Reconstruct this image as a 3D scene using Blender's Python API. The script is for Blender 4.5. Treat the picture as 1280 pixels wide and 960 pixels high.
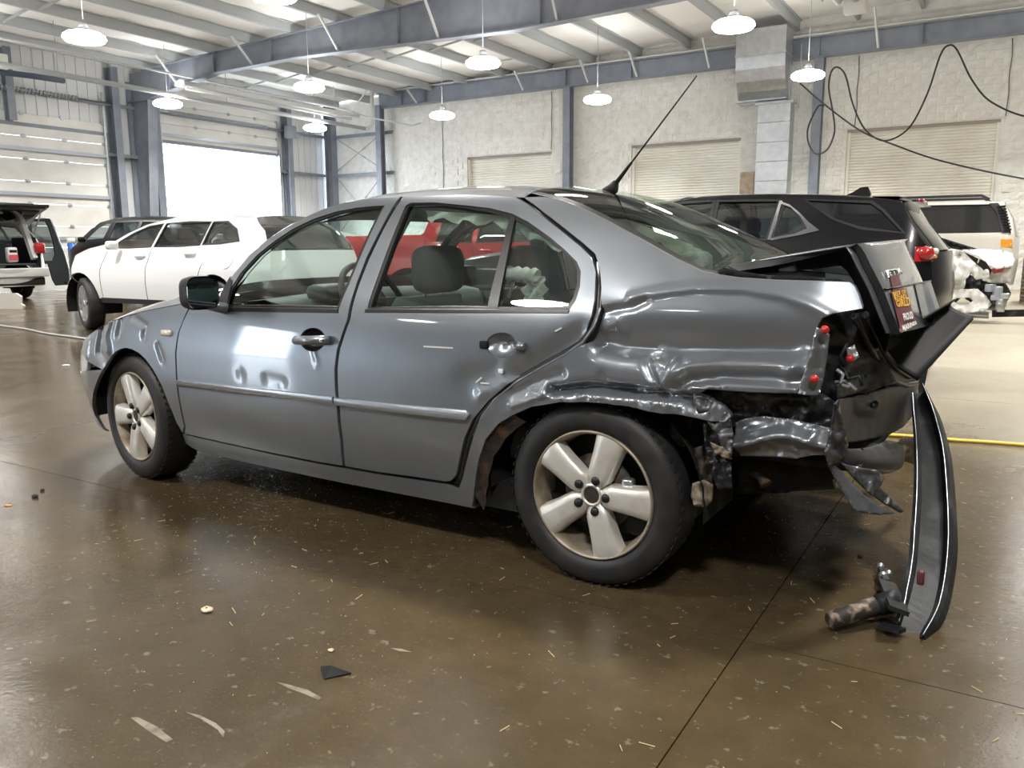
import bpy, bmesh, math, random
import numpy as np
from mathutils import Vector, Matrix, Euler
from mathutils.geometry import delaunay_2d_cdt
for _o in list(bpy.data.objects): bpy.data.objects.remove(_o)
SC = bpy.context.scene
COL = SC.collection
RND = random.Random(7)
# ------------------------------------------------------------------ camera
FPX, CAMZ, YAW, PITCH, ROLL = 1023.55, 1.1404, 0.5628 - 0.0170, -0.1666, -0.0054
TURN = 0.0170                      # the wrecked sedan stands one degree off the hall's axes
CARX, CARY = 3.6929, -2.3279       # camera's foot point in the sedan's own frame
def cam_basis(yaw):
    F = np.array([-math.sin(yaw)*math.cos(PITCH), math.cos(yaw)*math.cos(PITCH), math.sin(PITCH)])
    R = np.cross(F, [0, 0, 1.0]); R /= np.linalg.norm(R); U = np.cross(R, F)
    return R*math.cos(ROLL)+U*math.sin(ROLL), -R*math.sin(ROLL)+U*math.cos(ROLL), F
CR, CU, CF = cam_basis(YAW)
cd = bpy.data.cameras.new('camera'); cam = bpy.data.objects.new('camera', cd); COL.objects.link(cam)
cam.matrix_world = Matrix(((CR[0], CU[0], -CF[0], 0), (CR[1], CU[1], -CF[1], 0), (CR[2], CU[2], -CF[2], CAMZ), (0, 0, 0, 1)))
cd.sensor_width = 36; cd.lens = FPX*36/1280; cd.clip_start = .05; cd.clip_end = 400
SC.camera = cam
# ------------------------------------------------------------------ sky, exposure
LAMP_W = 165.0
SKY = 16.0
wd = bpy.data.worlds.new('sky'); SC.world = wd; wd.use_nodes = True
_bg = wd.node_tree.nodes['Background']; _bg.inputs[0].default_value = (.80, .90, 1.0, 1); _bg.inputs[1].default_value = SKY
SC.view_settings.view_transform = 'Standard'; SC.view_settings.look = 'None'
SC.view_settings.gamma = 1; SC.view_settings.use_curve_mapping = False
SC.view_settings.exposure = 0.13
# ------------------------------------------------------------------ pixel -> place
def _ray(x, y, R, U, F): return F + R*((x-640)/FPX) + U*((480-y)/FPX)
def w_z(x, y, z=0.0):
    d = _ray(x, y, CR, CU, CF); t = (z-CAMZ)/d[2]; return Vector((d[0]*t, d[1]*t, z))
def w_x(x, y, X):
    d = _ray(x, y, CR, CU, CF); t = X/d[0]; return Vector((X, d[1]*t, CAMZ+d[2]*t))
def w_y(x, y, Y):
    d = _ray(x, y, CR, CU, CF); t = Y/d[1]; return Vector((d[0]*t, Y, CAMZ+d[2]*t))
HR, HU, HF = cam_basis(YAW+TURN)
HC = np.array([CARX, CARY, CAMZ])
def h_y(x, y, Y=0.0):
    d = _ray(x, y, HR, HU, HF); t = (Y-HC[1])/d[1]; return Vector(HC+d*t)
def h_x(x, y, X):
    d = _ray(x, y, HR, HU, HF); t = (X-HC[0])/d[0]; return Vector(HC+d*t)
def h_z(x, y, Z=0.0):
    d = _ray(x, y, HR, HU, HF); t = (Z-HC[2])/d[2]; return Vector(HC+d*t)
def h_to_w(p):
    c, s = math.cos(-TURN), math.sin(-TURN); dx, dy = p[0]-CARX, p[1]-CARY
    return Vector((dx*c-dy*s, dx*s+dy*c, p[2]))
# ------------------------------------------------------------------ object helpers
def link(o, parent=None):
    COL.objects.link(o)
    if parent is not None: o.parent = parent
    return o
def tag(o, label=None, cat=None, group=None, kind=None):
    if label: o['label'] = label
    if cat: o['category'] = cat
    if group: o['group'] = group
    if kind: o['kind'] = kind
    return o
def empty(name, loc=(0, 0, 0), rz=0.0, label=None, cat=None, group=None):
    o = bpy.data.objects.new(name, None); o.empty_display_size = .2
    o.location = loc; o.rotation_euler = (0, 0, rz); link(o)
    return tag(o, label, cat, group)
class G:
    """collects shapes for one mesh"""
    def __init__(s): s.v = []; s.f = []; s.sm = []
    def add(s, vs, fs, smooth=False):
        b = len(s.v); s.v += [tuple(v) for v in vs]
        for f in fs: s.f.append(tuple(i+b for i in f)); s.sm.append(smooth)
        return s
    def box(s, c, d, rz=0.0, m=None, taper=1.0):
        x, y, z = d[0]/2, d[1]/2, d[2]/2
        vs = [Vector((sx*x*(taper if sz > 0 else 1), sy*y*(taper if sz > 0 else 1), sz*z)) for sz in (-1, 1) for sy in (-1, 1) for sx in (-1, 1)]
        if m is None: m = Matrix.Rotation(rz, 3, 'Z')
        vs = [m @ v + Vector(c) for v in vs]
        return s.add(vs, [(0, 2, 3, 1), (4, 5, 7, 6), (0, 1, 5, 4), (2, 6, 7, 3), (0, 4, 6, 2), (1, 3, 7, 5)])
    def bbox(s, c, d, b=.01, rz=0.0, m=None, seg=2):
        """box with rounded edges"""
        bm = bmesh.new(); bmesh.ops.create_cube(bm, size=1.0)
        for v in bm.verts: v.co = Vector((v.co.x*d[0], v.co.y*d[1], v.co.z*d[2]))
        bmesh.ops.bevel(bm, geom=bm.edges[:], offset=min(b, min(d)*.49), segments=seg, profile=.5, affect='EDGES')
        if m is None: m = Matrix.Rotation(rz, 3, 'Z')
        bm.verts.ensure_lookup_table()
        vs = [m @ v.co + Vector(c) for v in bm.verts]; fs = [[v.index for v in f.verts] for f in bm.faces]
        bm.free(); return s.add(vs, fs, seg > 1)
    def bar(s, a, b, w, h, up=(0, 0, 1)):
        a, b = Vector(a), Vector(b); d = (b-a); L = d.length; d.normalize()
        sd = d.cross(Vector(up));
        if sd.length < 1e-4: sd = d.cross(Vector((1, 0, 0)))
        sd.normalize(); u = sd.cross(d)
        m = Matrix((sd, d, u)).transposed()
        return s.box((a+b)/2, (w, L, h), m=m)
    def tube(s, pts, r, n=8, cap=True, smooth=True):
        pts = [Vector(p) for p in pts]; rs = r if isinstance(r, (list, tuple)) else [r]*len(pts)
        vs = []; fs = []; prev = None
        for i, p in enumerate(pts):
            t = (pts[min(i+1, len(pts)-1)]-pts[max(i-1, 0)]).normalized()
            if prev is None:
                a = t.cross(Vector((0, 0, 1)))
                if a.length < 1e-3: a = t.cross(Vector((1, 0, 0)))
            else: a = prev - t*prev.dot(t)
            a.normalize(); prev = a; b = t.cross(a)
            for k in range(n):
                q = 2*math.pi*k/n; vs.append(p+(a*math.cos(q)+b*math.sin(q))*rs[i])
        for i in range(len(pts)-1):
            for k in range(n):
                fs.append((i*n+k, i*n+(k+1) % n, (i+1)*n+(k+1) % n, (i+1)*n+k))
        s.add(vs, fs, smooth)
        if cap:
            b0 = len(s.v)-len(vs)
            s.f.append(tuple(b0+k for k in range(n-1, -1, -1))); s.sm.append(False)
            s.f.append(tuple(b0+(len(pts)-1)*n+k for k in range(n))); s.sm.append(False)
        return s
    def lathe(s, prof, o, ax, n=32, smooth=True, closed=False):
        """prof: (radius, along axis)"""
        o, ax = Vector(o), Vector(ax).normalized(); a = ax.orthogonal().normalized(); b = ax.cross(a)
        vs = []; fs = []; m = len(prof)
        for k in range(n):
            q = 2*math.pi*k/n; d = a*math.cos(q)+b*math.sin(q)
            for r, h in prof: vs.append(o+d*r+ax*h)
        for k in range(n):
            k2 = (k+1) % n
            for i in range(m-1 if not closed else m):
                j = (i+1) % m
                fs.append((k*m+i, k2*m+i, k2*m+j, k*m+j))
        return s.add(vs, fs, smooth)
    def prism(s, poly, fmap, t0, t1, smooth=False):
        """poly: 2-D outline; fmap(u,v,t) -> 3-D"""
        n = len(poly); vs = [fmap(u, v, t0) for u, v in poly]+[fmap(u, v, t1) for u, v in poly]
        fs = [tuple(range(n)), tuple(range(2*n-1, n-1, -1))]+[(i, i+n, (i+1) % n+n, (i+1) % n) for i in range(n)]
        return s.add(vs, fs, smooth)
    def grid(s, P, smooth=True, wrap=False):
        """P[i][j] rows of points"""
        m = len(P[0]); vs = [p for r in P for p in r]; fs = []
        for i in range(len(P)-1):
            for j in range(m-1 if not wrap else m):
                fs.append((i*m+j, i*m+(j+1) % m, (i+1)*m+(j+1) % m, (i+1)*m+j))
        return s.add(vs, fs, smooth)
    def build(s, name, mat, parent=None, fixn=True, label=None):
        me = bpy.data.meshes.new(name); me.from_pydata(s.v, [], s.f)
        me.polygons.foreach_set('use_smooth', s.sm)
        if mat: me.materials.append(mat)
        if fixn:
            bm = bmesh.new(); bm.from_mesh(me); bmesh.ops.recalc_face_normals(bm, faces=bm.faces); bm.to_mesh(me); bm.free()
        me.update()
        o = bpy.data.objects.new(name, me); link(o, parent)
        if label: o['label'] = label
        return o
def struct(o): o['kind'] = 'structure'; return o
def smooth_pts(pts, n=8, closed=False):
    """Catmull-Rom through 2-D or 3-D points"""
    P = [np.array(p, float) for p in pts]; out = []; N = len(P)
    for i in range(N if closed else N-1):
        a = P[(i-1) % N] if closed or i > 0 else 2*P[0]-P[1]; b = P[i]; c = P[(i+1) % N]
        d = P[(i+2) % N] if closed or i+2 < N else 2*P[-1]-P[-2]
        for k in range(n):
            t = k/n; out.append(.5*((2*b)+(c-a)*t+(2*a-5*b+4*c-d)*t*t+(3*b-a-3*c+d)*t**3))
    if not closed: out.append(P[-1])
    return [tuple(p) for p in out]
def resample(pts, step, closed=True):
    P = [np.array(p, float) for p in pts]; out = []; N = len(P)
    for i in range(N if closed else N-1):
        a, b = P[i], P[(i+1) % N]; L = np.linalg.norm(b-a); k = max(1, int(round(L/step)))
        for j in range(k): out.append(tuple(a+(b-a)*j/k))
    if not closed: out.append(tuple(P[-1]))
    return out
def in_poly(pts, poly):
    """vectorised point in polygon"""
    x, y = pts[:, 0], pts[:, 1]; ins = np.zeros(len(pts), bool); P = np.array(poly)
    for (x1, y1), (x2, y2) in zip(P, np.roll(P, -1, 0)):
        c = ((y1 > y) != (y2 > y)); dy = (y2-y1) if y2 != y1 else 1e-12
        ins ^= c & (x < (x2-x1)*(y-y1)/dy+x1)
    return ins
def triangulate(outline, holes, step):
    """2-D triangles of an outline with holes over a fine grid"""
    loops = [resample(outline, step*.7)]+[resample(h, step*.7) for h in holes]
    co = []; ed = []
    for lp in loops:
        b = len(co); n = len(lp); co += lp; ed += [(b+i, b+(i+1) % n) for i in range(n)]
    B = np.array(co); mn, mx = B.min(0), B.max(0); g = []
    ny = int((mx[1]-mn[1])/(step*.87))+1; nx = int((mx[0]-mn[0])/step)+1
    for j in range(ny):
        for i in range(nx): g.append((mn[0]+(i+.5*(j % 2)+.3)*step, mn[1]+(j+.4)*step*.87))
    g = np.array(g); ok = in_poly(g, loops[0])
    for h in loops[1:]: ok &= ~in_poly(g, h)
    g = g[ok]
    if len(g):
        d = np.min(np.linalg.norm(g[:, None, :]-B[None, :, :], axis=2), axis=1) if len(g)*len(B) < 4e7 else np.full(len(g), 9.)
        g = g[d > step*.45]; co = co+[tuple(p) for p in g]
    V, E_, T, ov, oe, of = delaunay_2d_cdt([Vector(c) for c in co], ed, [], 0, 1e-7)
    V = np.array([(v.x, v.y) for v in V]); T = np.array([t for t in T if len(t) == 3])
    c = V[T].mean(1); ok = in_poly(c, loops[0])
    for h in loops[1:]: ok &= ~in_poly(c, h)
    T = T[ok]
    a = V[T]; ar = (a[:, 1, 0]-a[:, 0, 0])*(a[:, 2, 1]-a[:, 0, 1])-(a[:, 1, 1]-a[:, 0, 1])*(a[:, 2, 0]-a[:, 0, 0])
    T = T[np.abs(ar) > 1e-10]; fl = ar[np.abs(ar) > 1e-10] < 0; T[fl] = T[fl][:, ::-1]
    return V, T, loops
def mesh_obj(name, V, T, N, mat, parent, mats=None, mi=None):
    me = bpy.data.meshes.new(name); me.from_pydata([tuple(v) for v in V], [], [tuple(t) for t in T])
    me.polygons.foreach_set('use_smooth', [True]*len(me.polygons)); me.materials.append(mat)
    me.update()
    if N is not None: me.normals_split_custom_set_from_vertices([tuple(n) for n in N])
    return link(bpy.data.objects.new(name, me), parent)
def face_fix(V, F, NN):
    a, b_, c = V[F[:, 0]], V[F[:, 1]], V[F[:, 2]]; g = np.cross(b_-a, c-a); fl = np.sum(g*NN[F].mean(1), axis=1) < 0
    F = F.copy(); F[fl] = F[fl][:, ::-1]; return F
def sheet(name, outline, holes, sf, step, mat, parent, thick=.018, mirror=None, inset=0.0, roll=.004, label=None):
    """panel on the surface y = sf(x, z), edges rolled in by `thick`; mirror = y of the mirror plane"""
    V2, T, loops = triangulate(outline, holes, step)
    x, z = V2[:, 0], V2[:, 1]; y = sf(x, z)+inset; e = .004
    gx = (sf(x+e, z)-sf(x-e, z))/(2*e); gz = (sf(x, z+e)-sf(x, z-e))/(2*e)
    N = np.stack([gx, -np.ones_like(gx), gz], 1); N /= np.linalg.norm(N, axis=1)[:, None]
    V = [np.stack([x, y, z], 1)]; NN = [N]; F = [T]; b = len(x)
    # triangles counter-clockwise in (x,z) face -y
    for li, lp in enumerate(loops):
        L = np.array(lp); n = len(L); d = np.roll(L, -1, 0)-np.roll(L, 1, 0); d /= np.linalg.norm(d, axis=1)[:, None]+1e-9
        ar = np.sum(L[:, 0]*np.roll(L[:, 1], -1)-np.roll(L[:, 0], -1)*L[:, 1]); o = np.stack([d[:, 1], -d[:, 0]], 1)*(1 if ar > 0 else -1)
        if li: o = -o
        y0 = sf(L[:, 0], L[:, 1])+inset
        en = np.stack([o[:, 0], np.full(n, -.5), o[:, 1]], 1); en /= np.linalg.norm(en, axis=1)[:, None]
        r0 = np.stack([L[:, 0], y0, L[:, 1]], 1); r1 = np.stack([L[:, 0]+o[:, 0]*roll*.5, y0+roll, L[:, 1]+o[:, 1]*roll*.5], 1)
        r2 = np.stack([L[:, 0]+o[:, 0]*roll*.5, y0+thick, L[:, 1]+o[:, 1]*roll*.5], 1)
        on = np.stack([o[:, 0], np.zeros(n), o[:, 1]], 1)
        V += [r0, r1, r2]; NN += [en, on, on]
        idx = np.arange(n); nx = (idx+1) % n; ff = []
        for a0, a1 in ((b, b+n), (b+n, b+2*n)):
            ff.append(np.stack([a0+idx, a1+idx, a1+nx], 1)); ff.append(np.stack([a0+idx, a1+nx, a0+nx], 1))
        ff = np.concatenate(ff)
        F.append(ff); b += 3*n
    V = np.concatenate(V); NN = np.concatenate(NN); F = np.concatenate(F)
    if mirror is not None: V[:, 1] = 2*mirror-V[:, 1]; NN[:, 1] *= -1
    F = face_fix(V, F, NN)
    o = mesh_obj(name, V, F, NN, mat, parent)
    if label: o['label'] = label
    return o
def lookup(pts):
    """smooth 1-D curve through control points (Gaussian-softened)"""
    P = np.array(pts, float); xs = np.linspace(P[0, 0]-.3, P[-1, 0]+.3, 1600); h = xs[1]-xs[0]
    xx = np.concatenate([[P[0, 0]-1], P[:, 0], [P[-1, 0]+1]])
    s0 = (P[1, 1]-P[0, 1])/(P[1, 0]-P[0, 0]); s1 = (P[-1, 1]-P[-2, 1])/(P[-1, 0]-P[-2, 0])
    yy = np.concatenate([[P[0, 1]-s0], P[:, 1], [P[-1, 1]+s1]])
    ys = np.interp(xs, xx, yy); sg = .035/h; k = np.arange(-int(3*sg), int(3*sg)+1); w = np.exp(-.5*(k/sg)**2); w /= w.sum()
    pad = len(k)//2; e0 = ys[0]+(np.arange(-pad, 0))*(ys[1]-ys[0]); e1 = ys[-1]+(np.arange(1, pad+1))*(ys[-1]-ys[-2])
    ys = np.convolve(np.concatenate([e0, ys, e1]), w, 'valid')
    return lambda q: np.interp(q, xs, ys)
def hash2(x, y): return (np.sin(x*127.1+y*311.7)*43758.5453) % 1.0
def vnoise(x, y):
    x = np.asarray(x, float); y = np.asarray(y, float); xi, yi = np.floor(x), np.floor(y); u, v = x-xi, y-yi; u = u*u*(3-2*u); v = v*v*(3-2*v)
    return (hash2(xi, yi)*(1-u)+hash2(xi+1, yi)*u)*(1-v)+(hash2(xi, yi+1)*(1-u)+hash2(xi+1, yi+1)*u)*v
# ------------------------------------------------------------------ materials
def mat(name, col, rough=.5, metal=0.0, coat=0.0, spec=.5, emit=None, es=0.0, trans=0.0, ior=1.45, alpha=1.0, noise=None, bump=None):
    m = bpy.data.materials.new(name); m.use_nodes = True; nt = m.node_tree; b = nt.nodes['Principled BSDF']
    b.inputs['Base Color'].default_value = (*col, 1); b.inputs['Roughness'].default_value = rough
    b.inputs['Metallic'].default_value = metal; b.inputs['Coat Weight'].default_value = coat; b.inputs['Coat Roughness'].default_value = .04
    b.inputs['Specular IOR Level'].default_value = spec; b.inputs['IOR'].default_value = ior
    b.inputs['Transmission Weight'].default_value = trans; b.inputs['Alpha'].default_value = alpha
    if emit: b.inputs['Emission Color'].default_value = (*emit, 1); b.inputs['Emission Strength'].default_value = es
    if noise or bump:
        tc = nt.nodes.new('ShaderNodeTexCoord')
    if noise:
        sc, col2, lo, hi, r2 = noise
        n = nt.nodes.new('ShaderNodeTexNoise'); n.inputs['Scale'].default_value = sc; n.inputs['Detail'].default_value = 6
        nt.links.new(tc.outputs['Object'], n.inputs['Vector'])
        mr = nt.nodes.new('ShaderNodeMapRange'); mr.inputs[1].default_value = lo; mr.inputs[2].default_value = hi
        nt.links.new(n.outputs['Fac'], mr.inputs[0])
        mx = nt.nodes.new('ShaderNodeMix'); mx.data_type = 'RGBA'; mx.inputs[6].default_value = (*col, 1); mx.inputs[7].default_value = (*col2, 1)
        nt.links.new(mr.outputs[0], mx.inputs[0]); nt.links.new(mx.outputs[2], b.inputs['Base Color'])
        if r2 is not None:
            m2 = nt.nodes.new('ShaderNodeMapRange'); m2.inputs[3].default_value = rough; m2.inputs[4].default_value = r2
            nt.links.new(mr.outputs[0], m2.inputs[0]); nt.links.new(m2.outputs[0], b.inputs['Roughness'])
    if bump:
        sc, st, ds = bump
        n = nt.nodes.new('ShaderNodeTexNoise'); n.inputs['Scale'].default_value = sc; n.inputs['Detail'].default_value = 5
        nt.links.new(tc.outputs['Object'], n.inputs['Vector'])
        bp = nt.nodes.new('ShaderNodeBump'); bp.inputs['Strength'].default_value = st; bp.inputs['Distance'].default_value = ds
        nt.links.new(n.outputs['Fac'], bp.inputs['Height']); nt.links.new(bp.outputs[0], b.inputs['Normal'])
    return m
def glass_mat(name, tint, refl=1.0, k=.9, base=.07):
    """thin pane: clear with a tint, mirror by Fresnel"""
    m = bpy.data.materials.new(name); m.use_nodes = True; nt = m.node_tree; nt.nodes.clear()
    out = nt.nodes.new('ShaderNodeOutputMaterial'); tr = nt.nodes.new('ShaderNodeBsdfTransparent'); tr.inputs[0].default_value = (*tint, 1)
    gl = nt.nodes.new('ShaderNodeBsdfGlossy'); gl.inputs['Roughness'].default_value = .01; gl.inputs[0].default_value = (refl, refl, refl, 1)
    lw = nt.nodes.new('ShaderNodeLayerWeight'); pw = nt.nodes.new('ShaderNodeMath'); pw.operation = 'POWER'; pw.inputs[1].default_value = 4.5
    fr = nt.nodes.new('ShaderNodeMath'); fr.operation = 'MULTIPLY_ADD'; fr.inputs[1].default_value = k; fr.inputs[2].default_value = base
    nt.links.new(lw.outputs['Facing'], pw.inputs[0]); nt.links.new(pw.outputs[0], fr.inputs[0])
    mx = nt.nodes.new('ShaderNodeMixShader'); nt.links.new(fr.outputs[0], mx.inputs[0]); nt.links.new(tr.outputs[0], mx.inputs[1]); nt.links.new(gl.outputs[0], mx.inputs[2])
    nt.links.new(mx.outputs[0], out.inputs[0]); return m
M = {}
M['steel'] = mat('steel_blue_grey', (.25, .275, .32), .45, noise=(3, (.20, .22, .265), .4, .7, None))
M['purlin'] = mat('purlin_grey', (.42, .44, .45), .5)
M['insul'] = mat('white_insulation', (.88, .87, .84), .7, bump=(2.2, .5, .05))
M['block'] = mat('painted_block', (.80, .79, .75), .75, noise=(5, (.70, .68, .63), .4, .7, None), bump=(16, .9, .03))
M['whitemetal'] = mat('white_metal_siding', (.74, .75, .76), .4)
M['doorpanel'] = mat('white_door_panel', (.75, .74, .70), .4, noise=(2, (.68, .67, .62), .45, .7, None))
M['strut'] = mat('door_strut', (.42, .45, .50), .4, .3)
M['roll'] = mat('ivory_slats', (.82, .80, .73), .45, noise=(1.2, (.75, .72, .64), .45, .65, None))
M['galv'] = mat('galvanised', (.52, .55, .57), .3, .85, noise=(7, (.62, .64, .65), .4, .65, .4))
M['pipe'] = mat('pipe_white', (.60, .61, .61), .45)
M['lampglow'] = mat('lamp_glow', (1, 1, 1), .4, emit=(1, .985, .95), es=32)
M['lampbody'] = mat('lamp_body', (.55, .56, .58), .4, .3)
M['blackrub'] = mat('black_rubber', (.012, .012, .013), .55)
M['darkrub'] = mat('tyre_rubber', (.016, .016, .018), .48, noise=(14, (.03, .029, .028), .4, .7, .6))
M['blackpl'] = mat('black_plastic', (.010, .010, .012), .42, coat=.0, bump=(60, .1, .003))
M['blackmatte'] = mat('black_matte', (.008, .008, .008), .8)
M['cord'] = mat('black_cord', (.02, .02, .02), .5)
M['chrome'] = mat('chrome', (.8, .81, .82), .12, 1.0)
M['red'] = mat('red_plastic', (.55, .02, .02), .3, coat=.5)
# ================================================================== THE HALL
XL, XR, YB, YF = -22.95, 15.0, 24.1, -18.5     # left wall, right wall, back wall, wall behind the camera
def deck(x): return 6.5+.035*(x-XL)
def floor_mat():
    m = bpy.data.materials.new('wet_concrete'); m.use_nodes = True; nt = m.node_tree; b = nt.nodes['Principled BSDF']; L = nt.links.new
    tc = nt.nodes.new('ShaderNodeTexCoord')
    def noise(sc, det=6, ro=.6, vec=None, dist=0):
        n = nt.nodes.new('ShaderNodeTexNoise'); n.inputs['Scale'].default_value = sc; n.inputs['Detail'].default_value = det; n.inputs['Roughness'].default_value = ro
        n.inputs['Distortion'].default_value = dist
        L(vec or tc.outputs['Object'], n.inputs['Vector']); return n.outputs['Fac']
    def rng(x, a, b2, c=0.0, d=1.0):
        n = nt.nodes.new('ShaderNodeMapRange'); n.inputs[1].default_value = a; n.inputs[2].default_value = b2; n.inputs[3].default_value = c; n.inputs[4].default_value = d; L(x, n.inputs[0]); return n.outputs[0]
    def op(o, a, b2):
        n = nt.nodes.new('ShaderNodeMath'); n.operation = o
        for i, v in enumerate((a, b2)):
            if isinstance(v, (int, float)): n.inputs[i].default_value = v
            else: L(v, n.inputs[i])
        return n.outputs[0]
    def mix(f, a, b2):
        n = nt.nodes.new('ShaderNodeMix'); n.data_type = 'RGBA'
        if isinstance(f, float): n.inputs[0].default_value = f
        else: L(f, n.inputs[0])
        for i, v in ((6, a), (7, b2)):
            if isinstance(v, tuple): n.inputs[i].default_value = (*v, 1)
            else: L(v, n.inputs[i])
        return n.outputs[2]
    sp = nt.nodes.new('ShaderNodeSeparateXYZ'); L(tc.outputs['Object'], sp.inputs[0])
    # the floor dries out towards the back right of the hall
    wob = op('MULTIPLY', op('SUBTRACT', noise(.55, 5), .5), 3.2)
    dry = rng(op('ADD', op('ADD', op('MULTIPLY', sp.outputs['X'], .42), sp.outputs['Y']), wob), 4.6, 7.2)
    dryX = rng(op('ADD', sp.outputs['X'], wob), -6.5, -3.0)
    dry = op('MULTIPLY', dry, dryX)
    big = rng(noise(.8, 6, .62, dist=.6), .35, .68); fine = rng(noise(9, 8, .7), .3, .75); spots = rng(noise(26, 4, .6), .62, .70)
    wet = mix(big, WETC[0], WETC[1]); wet = mix(op('MULTIPLY', fine, .55), wet, WETC[2])
    dr = mix(big, (.33, .29, .22), (.42, .385, .30)); dr = mix(op('MULTIPLY', fine, .4), dr, (.27, .24, .18))
    col = mix(dry, wet, dr); col = mix(op('MULTIPLY', spots, .35), col, (.30, .27, .21))
    # brown tyre-wash tint around the wreck
    L(col, b.inputs['Base Color'])
    rw = rng(noise(1.7, 7, .65, dist=.8), .38, .68, .035, .24); rf = rng(noise(30, 5, .7), .35, .7, 0, .07)
    rough = op('ADD', rw, rf); rr = nt.nodes.new('ShaderNodeMix'); L(dry, rr.inputs[0]); L(rough, rr.inputs[2]); rr.inputs[3].default_value = .5
    L(rr.outputs[0], b.inputs['Roughness']); b.inputs['Specular IOR Level'].default_value = .28
    h = op('ADD', op('MULTIPLY', noise(55, 6, .7), .5), op('MULTIPLY', noise(6, 5, .6), .9))
    grit = rng(noise(140, 2, .5), .66, .74); h = op('ADD', h, op('MULTIPLY', grit, .35))
    bp = nt.nodes.new('ShaderNodeBump'); bp.inputs['Strength'].default_value = .22; bp.inputs['Distance'].default_value = .006; L(h, bp.inputs['Height']); L(bp.outputs[0], b.inputs['Normal'])
    return m
WETC = ((.092, .066, .034), (.056, .041, .022), (.035, .027, .016))
M['floor'] = floor_mat()
M['joint'] = mat('joint_sealant', (.035, .028, .02), .7)
fl = struct(G().box(((XL+XR)/2, (YF+YB)/2, -.13), (XR-XL+.6, YB-YF+.6, .20)).build('floor', M['joint']))
xs = [XL-.3]+[x for x in np.arange(-.585-4.6*5, XR, 4.6) if x > XL-.2]+[XR+.3]; ys = [YF-.3]+[y for y in np.arange(2.26-4.57*3, YB, 4.57) if y > YF-.2]+[YB+.3]
for i in range(len(xs)-1):
    for j in range(len(ys)-1):
        G().box(((xs[i]+xs[i+1])/2, (ys[j]+ys[j+1])/2, -.02), (xs[i+1]-xs[i]-.004, ys[j+1]-ys[j]-.004, .04)).build('concrete_slab', M['floor'], fl)
M['tarmac'] = mat('tarmac', (.30, .30, .31), .8)
struct(G().box((XL-16, 4, -.08), (31, 60, .1)).build('ground', M['tarmac']))
# ---- ceiling: quilted insulation on purlins
cl = G(); P = []
for x in np.linspace(XL-.2, XR+.2, 130):
    P.append([(x, y, deck(x)+.03-.045*abs(math.sin(math.pi*(y-1.0)/1.22))**.6*abs(math.sin(math.pi*(x-XL)/1.52))**.4) for y in np.linspace(YF, YB+.1, 164)])
cl = struct(cl.grid(P).build('ceiling', M['insul']))
G().box(((XL+XR)/2, (YF+YB)/2, 7.95), (XR-XL+.8, YB-YF+.8, .1)).build('roof_sheet', M['insul'], cl)
pm = None
for k, x in enumerate(np.arange(XL+.76, XR, 1.52)):
    z = deck(x)-.125
    if pm is None:
        g = G(); yc, hl = (YF+YB)/2, (YB-YF)/2
        g.box((0, 0, 0), (.025, 2*hl, .23)); g.box((.035, 0, .11), (.08, 2*hl, .015)); g.box((-.035, 0, -.11), (.08, 2*hl, .015))
        o = g.build('purlin', M['purlin'], cl); pm = o
    else:
        o = pm.copy(); COL.objects.link(o)
    o.location = (x, (YF+YB)/2, z)
for y in (4.2, 11.2, 19.6):
    n = 9
    for i in range(int((XR-XL)/1.52)):
        x0 = XL+.76+i*1.52
        G().bar((x0, y, deck(x0)-.20), (x0+1.5, y, deck(x0+1.5)-.06), .04, .05).build('bridging_angle', M['purlin'], cl)
# ---- tapered rafters on columns
def rafter(y, name='rafter'):
    xs_ = [XL+.75, -19.1, -16, -12, -9.6, -6, -2, 2, XR]; zb = [5.42, 5.86, 5.9, 5.78, 5.7, 5.78, 6.0, 6.2, 6.5]
    top = [(x, deck(x)-.25) for x in xs_]; g = G()
    poly = list(zip(xs_, zb))+top[::-1]
    for i in range(len(xs_)-1):
        q = [(xs_[i], zb[i]), (xs_[i+1], zb[i+1]), top[i+1], top[i]]
        g.prism(q, lambda u, v, t: (u, y+t, v), -.01, .01)
    o = g.build(name, M['steel'], cl)
    f1 = G(); f2 = G()
    for i in range(len(xs_)-1):
        f1.bar((xs_[i], y, zb[i]), (xs_[i+1], y, zb[i+1]), .25, .022); f2.bar((xs_[i], y, top[i][1]), (xs_[i+1], y, top[i+1][1]), .25, .022)
    f1.build('flange', M['steel'], o); f2.build('flange', M['steel'], o)
    for x in (-21.0, -19.1, -16.9, -12.7, -8.9, -5, 0):
        zbb = np.interp(x, xs_, zb); zt = deck(x)-.26
        G().box((x, y-.06, (zbb+zt)/2), (.012, .10, zt-zbb)).build('stiffener', M['steel'], o)
    for x in np.arange(XL+2.28, XR-1, 3.04):
        zbb = np.interp(x, xs_, zb)
        for s in (-1, 1): G().bar((x, y+s*.05, zbb+.03), (x+.05, y+s*.75, deck(x)-.2), .045, .045).build('flange_brace', M['pipe'], o)
    return o
rafter(15.95)
rafter(3.5)
rafter(-8.5)
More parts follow.
